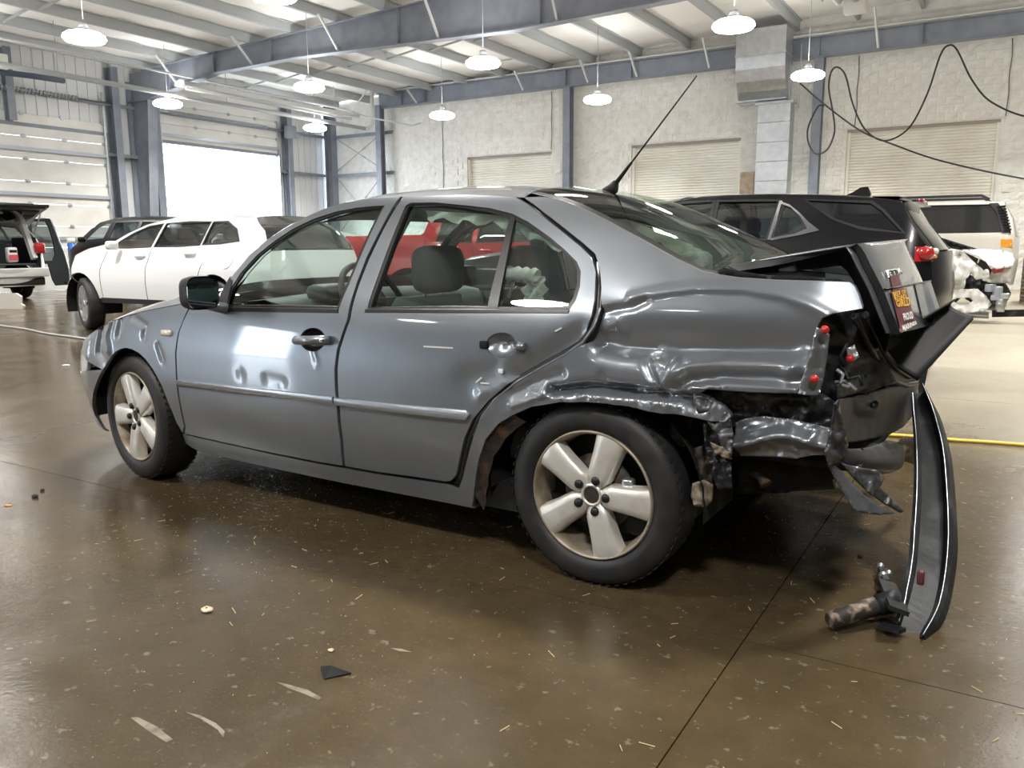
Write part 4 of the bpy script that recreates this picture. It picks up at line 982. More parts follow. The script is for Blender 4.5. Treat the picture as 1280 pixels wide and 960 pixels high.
patch('tail_shelf', [(1046, 481), (1075, 470), (1104, 466), (1120, 472), (1118, 480), (1080, 487), (1047, 500)], Yl(1046, .14, 1120, .55), M['under'], 4, .006, .06, 2)
RP0, RP1 = h_y(1043, 503, .05), h_y(1147, 490, 1.25)
rear_pl = plane3(RP0, RP1, Vector((RP0.x, RP0.y, RP0.z-.3)))
REARP = [(1043, 505), (1049, 499), (1060, 497), (1085, 491), (1112, 484), (1130, 483), (1147, 480), (1148, 505), (1142, 518), (1128, 534), (1108, 545), (1080, 551), (1058, 554), (1053, 540), (1048, 522)]
def rear_b(px, py):
    k = math.exp(-(((px-1081)/13)**4+((py-506)/11)**4)); e = max(0, (py-(548-(px-1060)*.15))/8)
    return rear_pl(px, py)+Vector((.018*k-.0*e, -.02*k, 0))
patch('tail_panel', REARP, rear_b, M['under'], 2.6, .004, .03, 7, ridge=False)
G().lathe([(.004, 0), (.012, -.003), (.014, .006)], rear_b(1082, 503)+Vector((.010, -.008, 0)), (.8, -.6, 0), 14).build('mount_hole', M['blackmatte'], car)
patch('tail_panel', [(1043, 503), (1048, 500), (1054, 530), (1060, 556), (1056, 572), (1036, 582), (1030, 566), (1038, 540)], Yl(1030, .03, 1060, .12), M['cruddy'], 4, .018, .09, 4)
def bulge(px, py):
    k = max(0, 1-((px-1092)/42)**2)*max(0, 1-((py-568)/24)**2); return rear_pl(px, py)+Vector((.05*k, -.08*k, 0))
patch('torn_valance', [(1050, 560), (1072, 555), (1104, 548), (1124, 552), (1128, 566), (1122, 580), (1104, 592), (1084, 592), (1062, 584), (1050, 574)], bulge, M['under'], 3, .012, .04, 9)
patch('torn_valance', [(1080, 586), (1104, 590), (1124, 578), (1132, 570), (1126, 588), (1108, 600), (1090, 600)], lambda a, b: rear_pl(a, b)+Vector((-.05, .1, 0)), M['cruddy'], 4, .02, .08, 2)
fin = plane3(h_y(1037, 584, .08), h_y(1070, 590, .18), h_y(1110, 640, .22))
patch('hanging_fin', [(1034, 579), (1043, 582), (1052, 590), (1062, 602), (1080, 619), (1098, 632), (1119, 642), (1098, 643.5), (1080, 641), (1068, 638), (1058, 622), (1046, 602)], lambda a, b: fin(a, b), M['under'], 3, .006, .04, 3)
patch('hanging_fin', [(1044, 581), (1066, 586), (1090, 590), (1098, 600), (1092, 612), (1104, 622), (1124, 641), (1118, 643), (1098, 631), (1078, 617), (1060, 600)], lambda a, b: fin(a, b)+Vector((.012, .025, 0)), M['cruddy'], 3, .014, .07, 6)
patch('torn_foam', [(1117, 548), (1126, 543), (1138, 545), (1151, 541), (1146, 556), (1150, 566), (1136, 578), (1126, 575), (1121, 565)], lambda a, b: rear_pl(a, b)+Vector((.02, -.02, 0)), M['foam'], 3, .035, .12, 2)
patch('inner_wing', [(872, 490), (905, 486), (998, 488), (1030, 492), (1046, 505), (1052, 548), (1036, 545), (985, 532), (940, 530), (914, 534), (898, 515)], Yl(872, .10, 1050, .14), M['cruddy'], 5, .028, .05, 8)
def lowplate(px, py):
    p = h_y(px, py, .045); k = math.exp(-((py-552-6*math.sin(px*.05))/9)**2); return p+Vector((0, .05-.045*k, 0))
patch('crushed_crossmember', [(913, 532), (926, 527), (948, 524), (985, 528), (1010, 534), (1035, 540), (1037, 556), (1031, 573), (1008, 574), (990, 578), (972, 576), (945, 575), (920, 574), (914, 556)], lowplate, M['paint'], 2.6, .016, .034, 11)
patch('torn_arch_end', [(866, 493), (884, 497), (902, 508), (914, 526), (917, 545), (914, 572), (905, 566), (897, 545), (886, 530), (872, 516)], Yl(866, .02, 917, .03), M['paintdirty'], 3, .03, .085, 5)
patch('torn_arch_end', [(878, 527), (896, 532), (906, 560), (914, 580), (912, 606), (899, 612), (891, 590), (882, 560)], Yc(.06), M['cruddy'], 3, .03, .08, 9)
patch('torn_foam', [(888, 553), (898, 557), (912, 562), (915, 574), (905, 572), (894, 566)], Yc(.02), M['foam'], 2.5, .02, .15, 1)
patch('liner_shred', [(893, 575), (914, 578), (915, 611), (897, 611), (889, 592)], Yc(.035), M['blackpl'], 3, .016, .09, 14)
patch('liner_shred', [(868, 560), (882, 556), (892, 580), (890, 606), (878, 600), (870, 585)], Yc(.10), M['rusty'], 4, .03, .07, 4)
patch('liner_shred', [(866, 604), (880, 600), (892, 606), (890, 626), (882, 634), (868, 632), (864, 620)], Yc(.09), M['foam'], 4, .012, .05, 2, label='brown hanging foam block')
patch('liner_shred', [(838, 520), (866, 523), (862, 545), (855, 562), (836, 556)], Yc(.16), M['rusty'], 5, .02, .06, 6)
und = G().tube([h_y(915, 580, .55), h_y(1040, 572, .60)], .11, 18); und.build('silencer', mat('dark_silencer', (.03, .026, .022), .6, .3), car)
patch('underbody', [(916, 572), (1035, 575), (1046, 598), (1010, 604), (985, 616), (925, 617)], Yc(.35), M['inner'], 8, .03, .05, 3)
G().tube([h_y(940, 590, .2), h_y(952, 596, .17), h_y(958, 606, .16)], [.012, .016, .02], 8).build('tow_eye', M['rusty'], car)
G().tube([(2.55, .3, .33), (2.55, 1.45, .33)], .05, 10).build('rear_axle', M['blackmatte'], car)
# ---- sprung boot lid
YL_, YR_ = .235, 1.38
LE = [(1071, 304.5), (1076, 309), (1082, 318), (1089, 333), (1097, 348), (1104, 362), (1110, 377), (1117, 395), (1126, 417)]
RE = [(1137, 298.5), (1141, 302), (1146, 313), (1152, 326), (1158, 339), (1163, 351), (1167, 364), (1171, 378), (1178, 402)]
LP = [h_y(*p, YL_) for p in LE]; RPp = [h_y(*p, YR_) for p in RE]
ns = 22
def lidface(off=0.0):
    P = []
    for a, b in zip(LP, RPp):
        P.append([a.lerp(b, k/ns)+Vector((.035*(1-(2*k/ns-1)**4)-.035-off if True else 0, 0, 0)) for k in range(ns+1)])
    return P
hl_, hr2 = h_y(909, 331.5, .30), None
lid = G(); top = []
for t in np.linspace(0, 1, 12):
    a = hl_.lerp(LP[0], t); b = Vector((hl_.x, CW-.30, hl_.z+.01)).lerp(RPp[0], t)
    top.append([a.lerp(b, k/ns)+Vector((0, 0, .012*(1-(2*k/ns-1)**2)*math.sin(math.pi*t))) for k in range(ns+1)])
lid.grid(top+lidface()[1:])
lido = lid.build('boot_lid', M['paint'], car); md = lido.modifiers.new('thickness', 'SOLIDIFY'); md.thickness = .006; md.offset = -1
# its folded edge and inner pressing, seen from the side
def inner_off(P, d): return P+d
edge = [hl_]+[hl_.lerp(LP[0], t) for t in (.25, .5, .75)]+LP
inn = [h_y(*p, YL_+.03) for p in [(924, 338.5), (962, 333), (1000, 325.5), (1032, 317.5), (1058, 311.5), (1064, 315), (1070, 322), (1077, 336), (1085, 352), (1092, 366), (1098, 381), (1104, 398), (1112, 420)]]
G().grid([edge, inn]).build('lid_edge', M['under'], lido)
inn2 = [h_y(*p, YL_+.10) for p in [(940, 345), (972, 341), (1005, 333), (1030, 328), (1048, 330), (1058, 338), (1066, 350), (1073, 364), (1080, 380), (1086, 395), (1092, 410), (1098, 424), (1106, 442)]]
G().grid([inn, inn2]).build('lid_pressing', M['blackpl'], lido)
inn3 = [Vector((p.x, CW-.3, p.z)) for p in inn2]
G().grid([inn2, inn3]).build('lid_pressing', M['blackmatte'], lido)
G().bbox(h_y(985, 333, .32), (.05, .03, .03), .004).build('hinge_block', M['pipe'], lido)
G().tube([h_y(925, 345, .33), h_y(965, 338, .34), h_y(990, 342, .36), h_y(1030, 346, .4)], .014, 8).build('lid_hinge', M['strut'], lido)
patch('boot_scuttle', [(893, 343), (905, 334), (930, 340), (960, 344), (1000, 345), (1050, 349), (1060, 353), (970, 351), (925, 348)], Yl(893, .16, 1060, .2), M['blackmatte'], 5)
lo_pl = plane3(LP[5], RPp[5], LP[8]); up_pl = plane3(LP[3], RPp[3], LP[5])
def lid_at(px, py, off=.004):
    """sight line meets the lid's rear face"""
    best = None; P = lidface(0); d = Vector(_ray(px, py, HR, HU, HF)); o = Vector(HC)
    from mathutils.geometry import intersect_ray_tri as irt
    for i in range(len(P)-1):
        for j in range(ns):
            for tr in ((P[i][j], P[i][j+1], P[i+1][j+1]), (P[i][j], P[i+1][j+1], P[i+1][j])):
                h = irt(*tr, d, o, True)
                if h is not None: return h+Vector((.9, -.3, .1)).normalized()*off
    return lo_pl(px, py)+Vector((.9, -.3, .1)).normalized()*off
def quad_grid(q, n=6, m=6, at=lid_at, off=.004):
    P = []
    for i in range(n+1):
        row = []
        for j in range(m+1):
            u, v = j/m, i/n; x = (q[0][0]*(1-u)+q[1][0]*u)*(1-v)+(q[3][0]*(1-u)+q[2][0]*u)*v; y = (q[0][1]*(1-u)+q[1][1]*u)*(1-v)+(q[3][1]*(1-u)+q[2][1]*u)*v
            row.append(at(x, y, off))
        P.append(row)
    return G().grid(P)
def text_on(body, q, m, name, parent, off=.006, bold=.01, at=lid_at, thick=0):
    cu = bpy.data.curves.new('lettering', 'FONT'); cu.body = body; cu.offset = bold; cu.resolution_u = 2
    to = bpy.data.objects.new('lettering', cu); COL.objects.link(to); bpy.context.view_layer.update()
    me = bpy.data.meshes.new_from_object(to); bpy.data.objects.remove(to)
    co = np.array([v.co[:2] for v in me.vertices]); mn, mx = co.min(0), co.max(0); UV = (co-mn)/(mx-mn)
    for v, (u, w) in zip(me.vertices, UV):
        w = 1-w; x = (q[0][0]*(1-u)+q[1][0]*u)*(1-w)+(q[3][0]*(1-u)+q[2][0]*u)*w; y = (q[0][1]*(1-u)+q[1][1]*u)*(1-w)+(q[3][1]*(1-u)+q[2][1]*u)*w
        v.co = at(x, y, off)
    me.materials.clear(); me.materials.append(m); me.name = name
    o = link(bpy.data.objects.new(name, me), parent)
    if thick: md = o.modifiers.new('t', 'SOLIDIFY'); md.thickness = thick; md.offset = 0
    return o
M['maroon'] = mat('maroon_sticker', (.115, .028, .035), .35); M['yellow'] = mat('yellow_print', (.80, .45, .03), .5)
M['recess'] = mat('plate_recess', (.14, .155, .165), .35, .3, coat=.4)
quad_grid([(1142, 354.5), (1162, 351), (1176, 394), (1152, 398)]).build('plate_recess', M['recess'], lido)
sl = G().tube([lid_at(x, y, .003) for x, y in [(1104.5, 362), (1120, 359.5), (1140, 355.5), (1162.5, 351.2)]], .0035, 6).build('lid_crease', M['seal'], lido)
stk = quad_grid([(1111.5, 346), (1122, 344), (1143.5, 404), (1125, 416)], 8, 4, off=.003).build('sticker', M['maroon'], lido, label='maroon patch under the lettered sticker, reaching above the lid crease')  # maroon layer below the lettered one, carried up past the crease
stk2 = quad_grid([(1111.5, 364.5), (1131, 360.5), (1143.5, 404), (1125, 416)], 8, 4, off=.0045).build('sticker', M['maroon'], lido, label='maroon patch under the lettered sticker, reaching above the lid crease')
for body, q, m in (('BEST OF', [(1112.5, 365.5), (1129, 361.5), (1130.5, 366.5), (1114, 371)], 'yellow'), ('ROAD', [(1114.2, 371.2), (1129, 367.5), (1130.5, 372.5), (1116, 376)], 'yellow'), ('GIRLD', [(1116, 376.2), (1133.5, 370.5), (1135, 382), (1118.5, 384)], 'yellow'),
                   ('PROUD', [(1125, 392), (1137, 389), (1139, 398), (1127, 401)], 'white'), ('LOYAL', [(1127, 402), (1140, 398.5), (1141, 401.5), (1127.8, 405)], 'blackmatte'), ('MARINES', [(1124, 406.5), (1142, 401), (1143, 405), (1126, 414.5)], 'white')):
    text_on(body, q, M[m], 'lettering', lido, .008, .02)
text_on('JETTA', [(1103.5, 338.5), (1123, 335.5), (1127.5, 344.5), (1107.5, 348)], mat('badge_silver', (.75, .76, .77), .35, .3), 'boot_badge', lido, .006, .015, thick=.004)
# ---- black plastic tail trim thrown up behind the lid
wa, wb_, wc, wd_ = h_y(1101, 427, .50), h_y(1193, 373.5, 1.10), h_y(1217, 399, 1.02), h_y(1147, 476, .62)
P = []
for u in np.linspace(0, 1, 20):
    a = wa.lerp(wb_, u); b = wd_.lerp(wc, u); sag = .045*math.sin(math.pi*u)
    P.append([a.lerp(b, v)+Vector((-.05*math.sin(math.pi*v), .06*math.sin(math.pi*v), -.0*sag)) for v in np.linspace(0, 1, 12)])
tt = G().grid(P).build('tail_trim', mat('matt_black_plastic', (.007, .007, .008), .62, spec=.18), car, label='black plastic panel bent up at the tail'); md = tt.modifiers.new('t', 'SOLIDIFY'); md.thickness = .008
def trim_at(px, py, off=.0): p = plane3(wa, wb_, wd_)(px, py); return p+Vector((-.045, .05, 0))+(Vector(HC)-p).normalized()*(.035+off)
for q in ([(1183, 393), (1185, 392), (1186, 408), (1182, 411)], [(1188, 391), (1191, 390), (1192, 405), (1187, 408)]):
    G().add([trim_at(x, y, .035) for x, y in q], [(0, 1, 2, 3)]).build('trim_slot', M['blackmatte'], tt)
# ---- bumper beam, fallen off and leaning from the floor to the tail
BMX = [(1149, 484, 1.20), (1158, 520, 1.06), (1165, 560, .90), (1168, 610, .74), (1168, 660, .58), (1165, 705, .45), (1156, 752, .31), (1140, 790, .20)]
bb = [h_y(*b) for b in BMX]; bb = [Vector(p) for p in smooth_pts([tuple(p) for p in bb], 5)]
wid = np.interp(np.linspace(0, 1, len(bb)), [0, .12, .3, .6, .85, 1], [.026, .046, .060, .070, .066, .050])
P = []; 
for i, p in enumerate(bb):
    t = (bb[min(i+1, len(bb)-1)]-bb[max(i-1, 0)]).normalized(); vd = (Vector(HC)-p).normalized(); w = t.cross(vd).normalized(); d = w.cross(t).normalized()
    if w.dot(Vector(HR)) < 0: w = -w
    if d.dot(vd) < 0: d = -d
    k = wid[i]
    P.append([p+w*a*k+d*b for a, b in ((-1.0, .012), (-.82, .018), (-.70, -.012), (-.62, -.030), (.38, -.030), (.50, -.006), (.58, .012), (.78, -.004), (1.0, -.045))])
off = h_to_w(bb[-1]); bw_ = empty('bumper_beam', (off.x, off.y, 0), -TURN, 'black curved steel bumper beam leaning from the floor against the smashed tail', 'bumper')
sh_ = Vector((bb[-1].x, bb[-1].y, 0)); P = [[q-sh_ for q in r] for r in P]
zmin = min(q.z for r in P for q in r)
M['beam'] = mat('worn_black_beam', (.016, .017, .018), .45, 0, spec=.22, noise=(9, (.045, .047, .048), .52, .7, .55), bump=(14, .3, .01))
bo = G().grid(P, False).build('beam', M['beam'], bw_); md = bo.modifiers.new('t', 'SOLIDIFY'); md.thickness = .005
for k in (1, 6): G().tube([r[k]+Vector((0, -.006, .003)) for r in P], .0017, 6).build('beam_edge', M['galv'], bo, label='thin bright line along the beam edge')  # thin bright metal lines along two edges of the beam
lz = lambda px, py, z: h_z(px, py, z)-sh_
c0, c1 = lz(1036, 776, .035), lz(1096, 757, .055)
M['rustblack'] = mat('rusted_tube', (.035, .03, .027), .5, .3, noise=(30, (.30, .22, .17), .5, .66, .7))
cy = G().tube([c0, c0.lerp(c1, .04), c0.lerp(c1, .5), c1], [.018, .026, .028, .029], 16).build('crush_tube', M['rustblack'], bw_)
c2 = lz(1122, 750, .075); G().tube([c1, c1.lerp(c2, .5), c2], [.031, .033, .036], 16).build('crush_tube', M['beam'], bw_)
e0, e1, e2 = lz(1101, 712, .03), lz(1108, 728, .05), lz(1124, 764, .09)
G().bar(e0, e1, .018, .02).build('mount_plate', M['beam'], bw_); G().bar(e1, e2, .055, .014, up=(.3, -.8, .5)).build('mount_plate', M['beam'], bw_)
for px, py, z in ((1100, 708, .035), (1103, 719, .045), (1110, 717, .05)): G().lathe([(0, -.012), (.011, -.010), (.012, .008), (0, .012)], lz(px, py, z), (.5, -.6, .5), 8).build('mount_bolt', M['galv'], bw_)
G().bar(lz(1101, 781, .022), lz(1128, 789, .03), .035, .012).build('mount_plate', M['beam'], bw_)
patch_pts = [lz(1133, 793, .03), lz(1140, 770, .05)]
G().bbox(lz(1151, 722, .17), (.02, .02, .045), .006).build('red_clip', mat('dull_red', (.10, .03, .03), .5), bw_, label='dull red clip on the beam')
# ================================================================== THE OTHER VEHICLES
M['whitecar'] = mat('white_car_paint', (.78, .79, .80), .28, 0, coat=.8)
M['whitedirty'] = mat('white_car_paint_dull', (.68, .68, .66), .38, 0, coat=.4)
M['blackcar'] = mat('black_car_paint', (.006, .006, .008), .30, .0, coat=.35, spec=.3)
M['redcar'] = mat('red_car_paint', (.50, .016, .022), .25, .1, coat=1.0)
M['tancar'] = mat('pale_car_paint', (.62, .60, .54), .32, 0, coat=.6)
M['darkglass'] = mat('privacy_glass', (.012, .014, .015), .05, 0, coat=1.0)
M['smoke'] = glass_mat('smoked_glass', (.22, .25, .25))
M['clear'] = glass_mat('clear_car_glass', (.70, .76, .76))
M['cladding'] = mat('dark_cladding', (.02, .021, .023), .6)
M['lampred'] = mat('red_lamp_lens', (.42, .02, .022), .12, coat=1.0)
M['lampamber'] = mat('amber_lamp_lens', (.75, .30, .03), .15, coat=1.0)
M['lampwhite'] = mat('white_lamp_lens', (.75, .75, .75), .1, .1, coat=1.0)
M['silverrim'] = mat('silver_rim', (.6, .61, .62), .3, .8)
TD = lambda h, tum: [(.12, .10), (.30, .045), (.55, .01), (.70, 0), (.90, .015), (h-.62, .05), (h-.45, .12), (h-.2, .12+tum*.55), (h-.05, .12+tum*.9), (h, .12+tum*1.25)]
def auto(name, label, cat, loc, rz, sp_):
    e = empty(name, loc, rz, label, cat); W = sp_['W']; top = sp_['top']; L0, L1 = min(p[0] for p in top), max(p[0] for p in top)
    Tf = lookup(sp_['T']); rf, rr = sp_.get('rf', .5), sp_.get('rr', .35)
    def S(x, z):
        x = np.asarray(x, float); a = np.clip((L0+rf-x)/rf, 0, 1); b = np.clip((x-(L1-rr))/rr, 0, 1); return Tf(z)+.30*a**2.4+.16*b**2.4
    ar = sp_['arch']; zb = sp_['zb']; out = list(top); xr_, xf_ = ar[-1], ar[0]
    for (ax, az, ra) in (ar[1], ar[0]):
        a0 = math.asin(max(-1, min(1, (zb-az)/ra)))
        out += [(ax+ra*math.cos(a), az+ra*math.sin(a)) for a in np.linspace(a0, math.pi-a0, 14)]
    wins = sp_['win']; step = sp_.get('step', .07)
    for mr in (None, W/2):
        side = sheet('body_side', out, [w for w, _ in wins], S, step, sp_['paint'], e, thick=.03, mirror=mr)
        for w, gm in wins:
            sheet('side_window', grow(w, .01), [], S, .12, gm, e, thick=.004, inset=.012, mirror=mr)
            sheet('window_trim', grow(w, .012), [grow(w, -.014)], S, .06, sp_.get('wtrim', M['blackrub']), e, thick=.01, inset=-.003, mirror=mr)
        if 'clad' in sp_:
            for q in sp_['clad']: sheet('cladding', q, [], S, .10, M['cladding'], e, thick=.02, inset=-.008, mirror=mr)
        for sm in sp_.get('seams', []):
            pts = resample(sm, .06, False); Y = lambda y: y if mr is None else W-y
            G().tube([(x, Y(float(S(x, z))+.002), z) for x, z in pts], .006, 5).build('door_seam', M['blackrub'], e)
        for hx, hz in sp_.get('handles', []):
            y = float(S(hx, hz)); Y = (lambda v: v) if mr is None else (lambda v: W-v)
            G().tube([(hx-.10, Y(y), hz), (hx-.07, Y(y-.035), hz+.005), (hx+.07, Y(y-.035), hz+.008), (hx+.10, Y(y), hz+.006)], [.012, .016, .016, .012], 8).build('door_handle', sp_.get('handlemat', sp_['paint']), e)
        if 'mirror' in sp_:
            mx, mz = sp_['mirror']; y = float(S(mx, mz)); Y = (lambda v: v) if mr is None else (lambda v: W-v)
            G().bbox((mx, Y(y-.14), mz+.06), (.10, .17, .12), .04, seg=3).build('door_mirror', sp_.get('mirmat', sp_['paint']), e)
        for nm, q, lm in sp_.get('lamps', []): sheet(nm, q, [], S, .08, lm, e, thick=.02, inset=-.004, mirror=mr)
    for nm, i0, i1, m_, cr, bow in sp_['skins']:
        rail = resample(top[i0:i1+1], .09, False); n = len(rail); P = []
        c_ = np.interp(np.linspace(0, 1, n), np.linspace(0, 1, len(cr)), cr); b_ = np.interp(np.linspace(0, 1, n), np.linspace(0, 1, len(bow)), bow)
        for i, (x, z) in enumerate(rail):
            a, b = rail[max(i-1, 0)], rail[min(i+1, n-1)]; t = np.array([b[0]-a[0], b[1]-a[1]]); t /= np.linalg.norm(t)+1e-9; y0 = float(S(x, z)); row = []
            for k in range(17):
                s = -1+2*k/16; s = math.sin(s*math.pi/2)*.35+s*.65; c = c_[i]*(1-abs(s)**4)
                row.append((x-t[1]*c+b_[i]*(1-s*s), y0+(W-2*y0)*(s+1)/2, z+t[0]*c))
            P.append(row)
        G().grid(P).build(nm, m_, e)
    G().box(((L0+L1)/2, W/2, zb+.10), (L1-L0-.5, W-.35, .12)).build('underbody', M['inner'], e)
    for k, (ax, az, ra) in enumerate(ar):
        for far in (0, 1):
            P = [[(ax+ra*1.02*math.cos(a), (y if not far else W-y), az+ra*1.02*math.sin(a)) for y in (.06, .35)] for a in np.linspace(-.3, math.pi+.3, 16)]
            g = G().grid(P); g.add([p[-1] for p in P], [tuple(range(len(P)))]); g.build('wheel_well', M['blackmatte'], e)
            if (k, far) in sp_.get('nowheel', ()): continue
            r = sp_['wr']; w = bpy.data.objects.new('wheel', None)
            R_ = G().lathe([(r*.70, .02), (r*.68, .005), (r*.64, .02), (r*.60, .10)], (0, 0, 0), (0, 1, 0), 36)
            for q in range(sp_.get('spokes', 6)):
                a = 2*math.pi*q/sp_.get('spokes', 6)+.3; R_.bar((r*.06*math.cos(a), .03, r*.06*math.sin(a)), (r*.66*math.cos(a), .018, r*.66*math.sin(a)), .02, r*.16, up=(-math.sin(a), 0, math.cos(a)))
            R_.lathe([(0, .012), (r*.15, .014), (r*.17, .04)], (0, 0, 0), (0, 1, 0), 20)
            w = R_.build('wheel', sp_.get('rim', M['silverrim']), e); w.location = (ax, .03 if not far else W-.03, r); w.rotation_euler = (0, 0, (sp_.get('steer', 0) if k == 0 else 0)+(math.pi if far else 0))
            ow = .22
            G().lathe([(r*.69, .02), (r*.74, .0), (r*.86, .0), (r*.96, .012), (r, .045), (r, ow-.045), (r*.96, ow-.01), (r*.7, ow)], (0, 0, 0), (0, 1, 0), 44).build('tyre', M['darkrub'], w)
            G().lathe([(0, .10), (r*.62, .10)], (0, 0, 0), (0, 1, 0), 24).build('back_plate', M['blackmatte'], w)
    for sx in sp_.get('seats', []):
        for sy in (.30, .70):
            o = G().bbox((sx, W*sy, .95), (.16, .46, .62), .06).build('seat', M['cloth'], e); G().bbox((sx+.05, W*sy, 1.32), (.10, .25, .17), .05).build('head_rest', M['cloth'], o)
    return e, S
# ---- white crossover, nose left, front wheel turned, bumper gone
X0 = -11.75
e1, S1 = auto('white_crossover', 'white five-door crossover with missing front bumper and turned front wheel, beyond the wreck', 'car', (X0, 6.77, 0), 0, dict(
    W=1.9, T=TD(1.56, .30), rf=.25, rr=.35, paint=M['whitecar'], zb=.46, wr=.37, steer=-.32, spokes=10, step=.07,
    top=[(.12, .50), (.15, .95), (.30, 1.04), (.60, 1.14), (1.05, 1.21), (1.32, 1.34), (1.64, 1.455), (1.95, 1.51), (2.5, 1.525), (3.1, 1.52), (3.72, 1.50), (3.98, 1.34), (4.14, 1.10), (4.20, .80), (4.18, .46)],
    arch=[(.50, .37, .44), (3.32, .37, .45)], seats=[2.1, 3.0],
    win=[([(1.13, 1.145), (1.24, 1.245), (1.45, 1.345), (1.70, 1.43), (1.98, 1.462), (1.96, 1.155), (1.5, 1.148)], M['clear']), ([(2.03, 1.156), (2.05, 1.464), (2.5, 1.475), (2.93, 1.47), (2.93, 1.175), (2.5, 1.165)], M['smoke']), ([(2.98, 1.18), (2.98, 1.468), (3.25, 1.462), (3.48, 1.37), (3.63, 1.22), (3.3, 1.195)], M['smoke'])],
    seams=[[(1.02, .48), (1.0, .8), (1.05, 1.10)], [(2.0, .47), (2.0, 1.15)], [(3.1, .95), (3.0, .62), (2.80, .47)]], handles=[(1.82, 1.03), (2.82, 1.06)], mirror=(1.36, 1.12), 
    clad=[[(.98, .40), (2.9, .42), (2.9, .47), (.98, .47)]],
    skins=[('front_end', 0, 2, M['blackmatte'], [.0, .0], [0, 0]), ('bonnet', 2, 4, M['whitecar'], [.04, .05], [-.1, -.12]), ('windscreen', 4, 7, M['clear'], [.05, .05, .04], [-.12, -.08, 0]), ('roof', 7, 10, M['whitecar'], [.04, .05, .04], [0, 0, 0]), ('rear_screen', 10, 12, M['darkglass'], [.04, .05], [0, .06]), ('tailgate', 12, 14, M['whitecar'], [.05, .05], [.06, .06])]))
sheet('fuel_flap', [(3.55+.09*math.cos(a), .98+.09*math.sin(a)) for a in np.linspace(0, 2*math.pi, 18, endpoint=False)], [], S1, .05, M['whitecar'], e1, thick=.008, inset=-.006)
# ---- white estate seen from behind, tailgate up
SX, SYR = -18.9, 10.72; SW = 1.86
e2, S2 = auto('white_estate', 'white estate car seen from behind with its tailgate raised, at the left edge', 'car', (SX-4.7, SYR-SW, 0), 0, dict(
    W=SW, T=TD(1.80, .24), rf=.6, rr=.25, paint=M['whitedirty'], zb=.30, wr=.36,
    top=[(0, .45), (.05, .75), (.5, .95), (1.25, 1.05), (1.9, 1.55), (2.3, 1.72), (3.2, 1.76), (4.3, 1.73), (4.55, 1.35), (4.66, 1.0), (4.70, .70), (4.62, .32)],
    arch=[(.95, .36, .42), (3.7, .36, .42)], 
    win=[([(1.45, 1.12), (1.95, 1.50), (2.4, 1.64), (2.4, 1.14)], M['smoke']), ([(2.46, 1.14), (2.46, 1.65), (3.3, 1.66), (3.3, 1.16)], M['smoke']), ([(3.36, 1.17), (3.36, 1.66), (3.95, 1.62), (4.2, 1.25)], M['smoke'])],
    lamps=[('tail_lamp', [(4.45, 1.04), (4.66, 1.04), (4.60, 1.28), (4.42, 1.28)], M['lampred'])],
    skins=[('front_end', 0, 2, M['whitedirty'], [.05, .05], [-.1, -.1]), ('bonnet', 2, 3, M['whitedirty'], [.05, .05], [-.1, -.1]), ('windscreen', 3, 5, M['smoke'], [.05, .05], [-.1, 0]), ('roof', 5, 7, M['whitedirty'], [.04, .05], [0, 0]), ('rear_bumper', 10, 11, M['whitedirty'], [.03, .03], [.08, .04])]))
for nm, c, d, m_ in (('boot_floor', (4.1, SW/2, .80), (1.0, 1.4, .04), 'dash'), ('boot_side', (4.1, .20, 1.1), (1.0, .03, .6), 'inner'), ('boot_side', (4.1, SW-.20, 1.1), (1.0, .03, .6), 'inner'), ('seat_back', (3.55, SW/2, 1.05), (.12, 1.4, .55), 'cloth'), ('rear_bumper', (4.70, SW/2, .62), (.16, 1.74, .20), 'whitedirty'), ('lower_valance', (4.66, SW/2, .42), (.10, 1.6, .16), 'cladding')):
    G().bbox(c, d, .02).build(nm, M[m_], e2)
for y in (.28, SW-.28): G().bar((4.28, y, 1.70), (4.62, y-.0, .92), .10, .12).build('rear_pillar', M['whitedirty'], e2)
for y in (.17, SW-.17): G().bbox((4.66, y, 1.16), (.14, .22, .24), .04).build('tail_lamp', M['lampred'], e2)
for y in (.75, 1.1): G().tube([(3.6, y, 1.3), (3.6, y, 1.42)], .012, 6).build('head_rest_post', M['chrome'], e2)
tg = G(); P = []
for t in np.linspace(0, 1, 8): 
    hw = .80-.05*t; P.append([(4.25+.95*t, SW/2+s*hw, 1.76+.36*t+.10*math.sin(t*math.pi)*(.4)-.05*abs(s)**3) for s in np.linspace(-1, 1, 13)])
tgo = tg.grid(P).build('tailgate', M['whitedirty'], e2, label='raised white tailgate'); md = tgo.modifiers.new('t', 'SOLIDIFY'); md.thickness = .05; md.offset = -1
G().bbox((4.72, SW/2, 1.855), (.62, 1.30, .03), .01, m=Matrix.Rotation(-math.atan(.38), 3, 'Y')).build('tailgate_glass', M['smoke'], tgo)
G().bbox((5.18, SW/2, 2.06), (.14, 1.5, .07), .02, m=Matrix.Rotation(-.4, 3, 'Y')).build('tailgate_lip', M['blackpl'], tgo)
for y in (.16, SW-.16): G().tube([(4.42, y, 1.42), (4.86, y+.02*(1 if y < 1 else -1), 1.90)], .014, 8).build('gas_strut', M['strut'], tgo)
dr = empty('open_door', (0, 0, 0)); bpy.data.objects.remove(dr)
loc2 = Vector((SX-4.7, SYR-SW, 0))
dpx = [(34, 273), (60, 273), (65, 281), (72, 300), (79, 318), (84, 335), (86, 347), (83, 356), (70, 357), (66, 350), (60, 330), (40, 330)]
dwx = [(38, 277), (57, 277), (61, 284), (66, 300), (69, 318), (66, 326), (42, 326)]
dp = [w_x(x, y, -20.4)-loc2 for x, y in dpx]; dw = [w_x(x, y, -20.4)-loc2 for x, y in dwx]
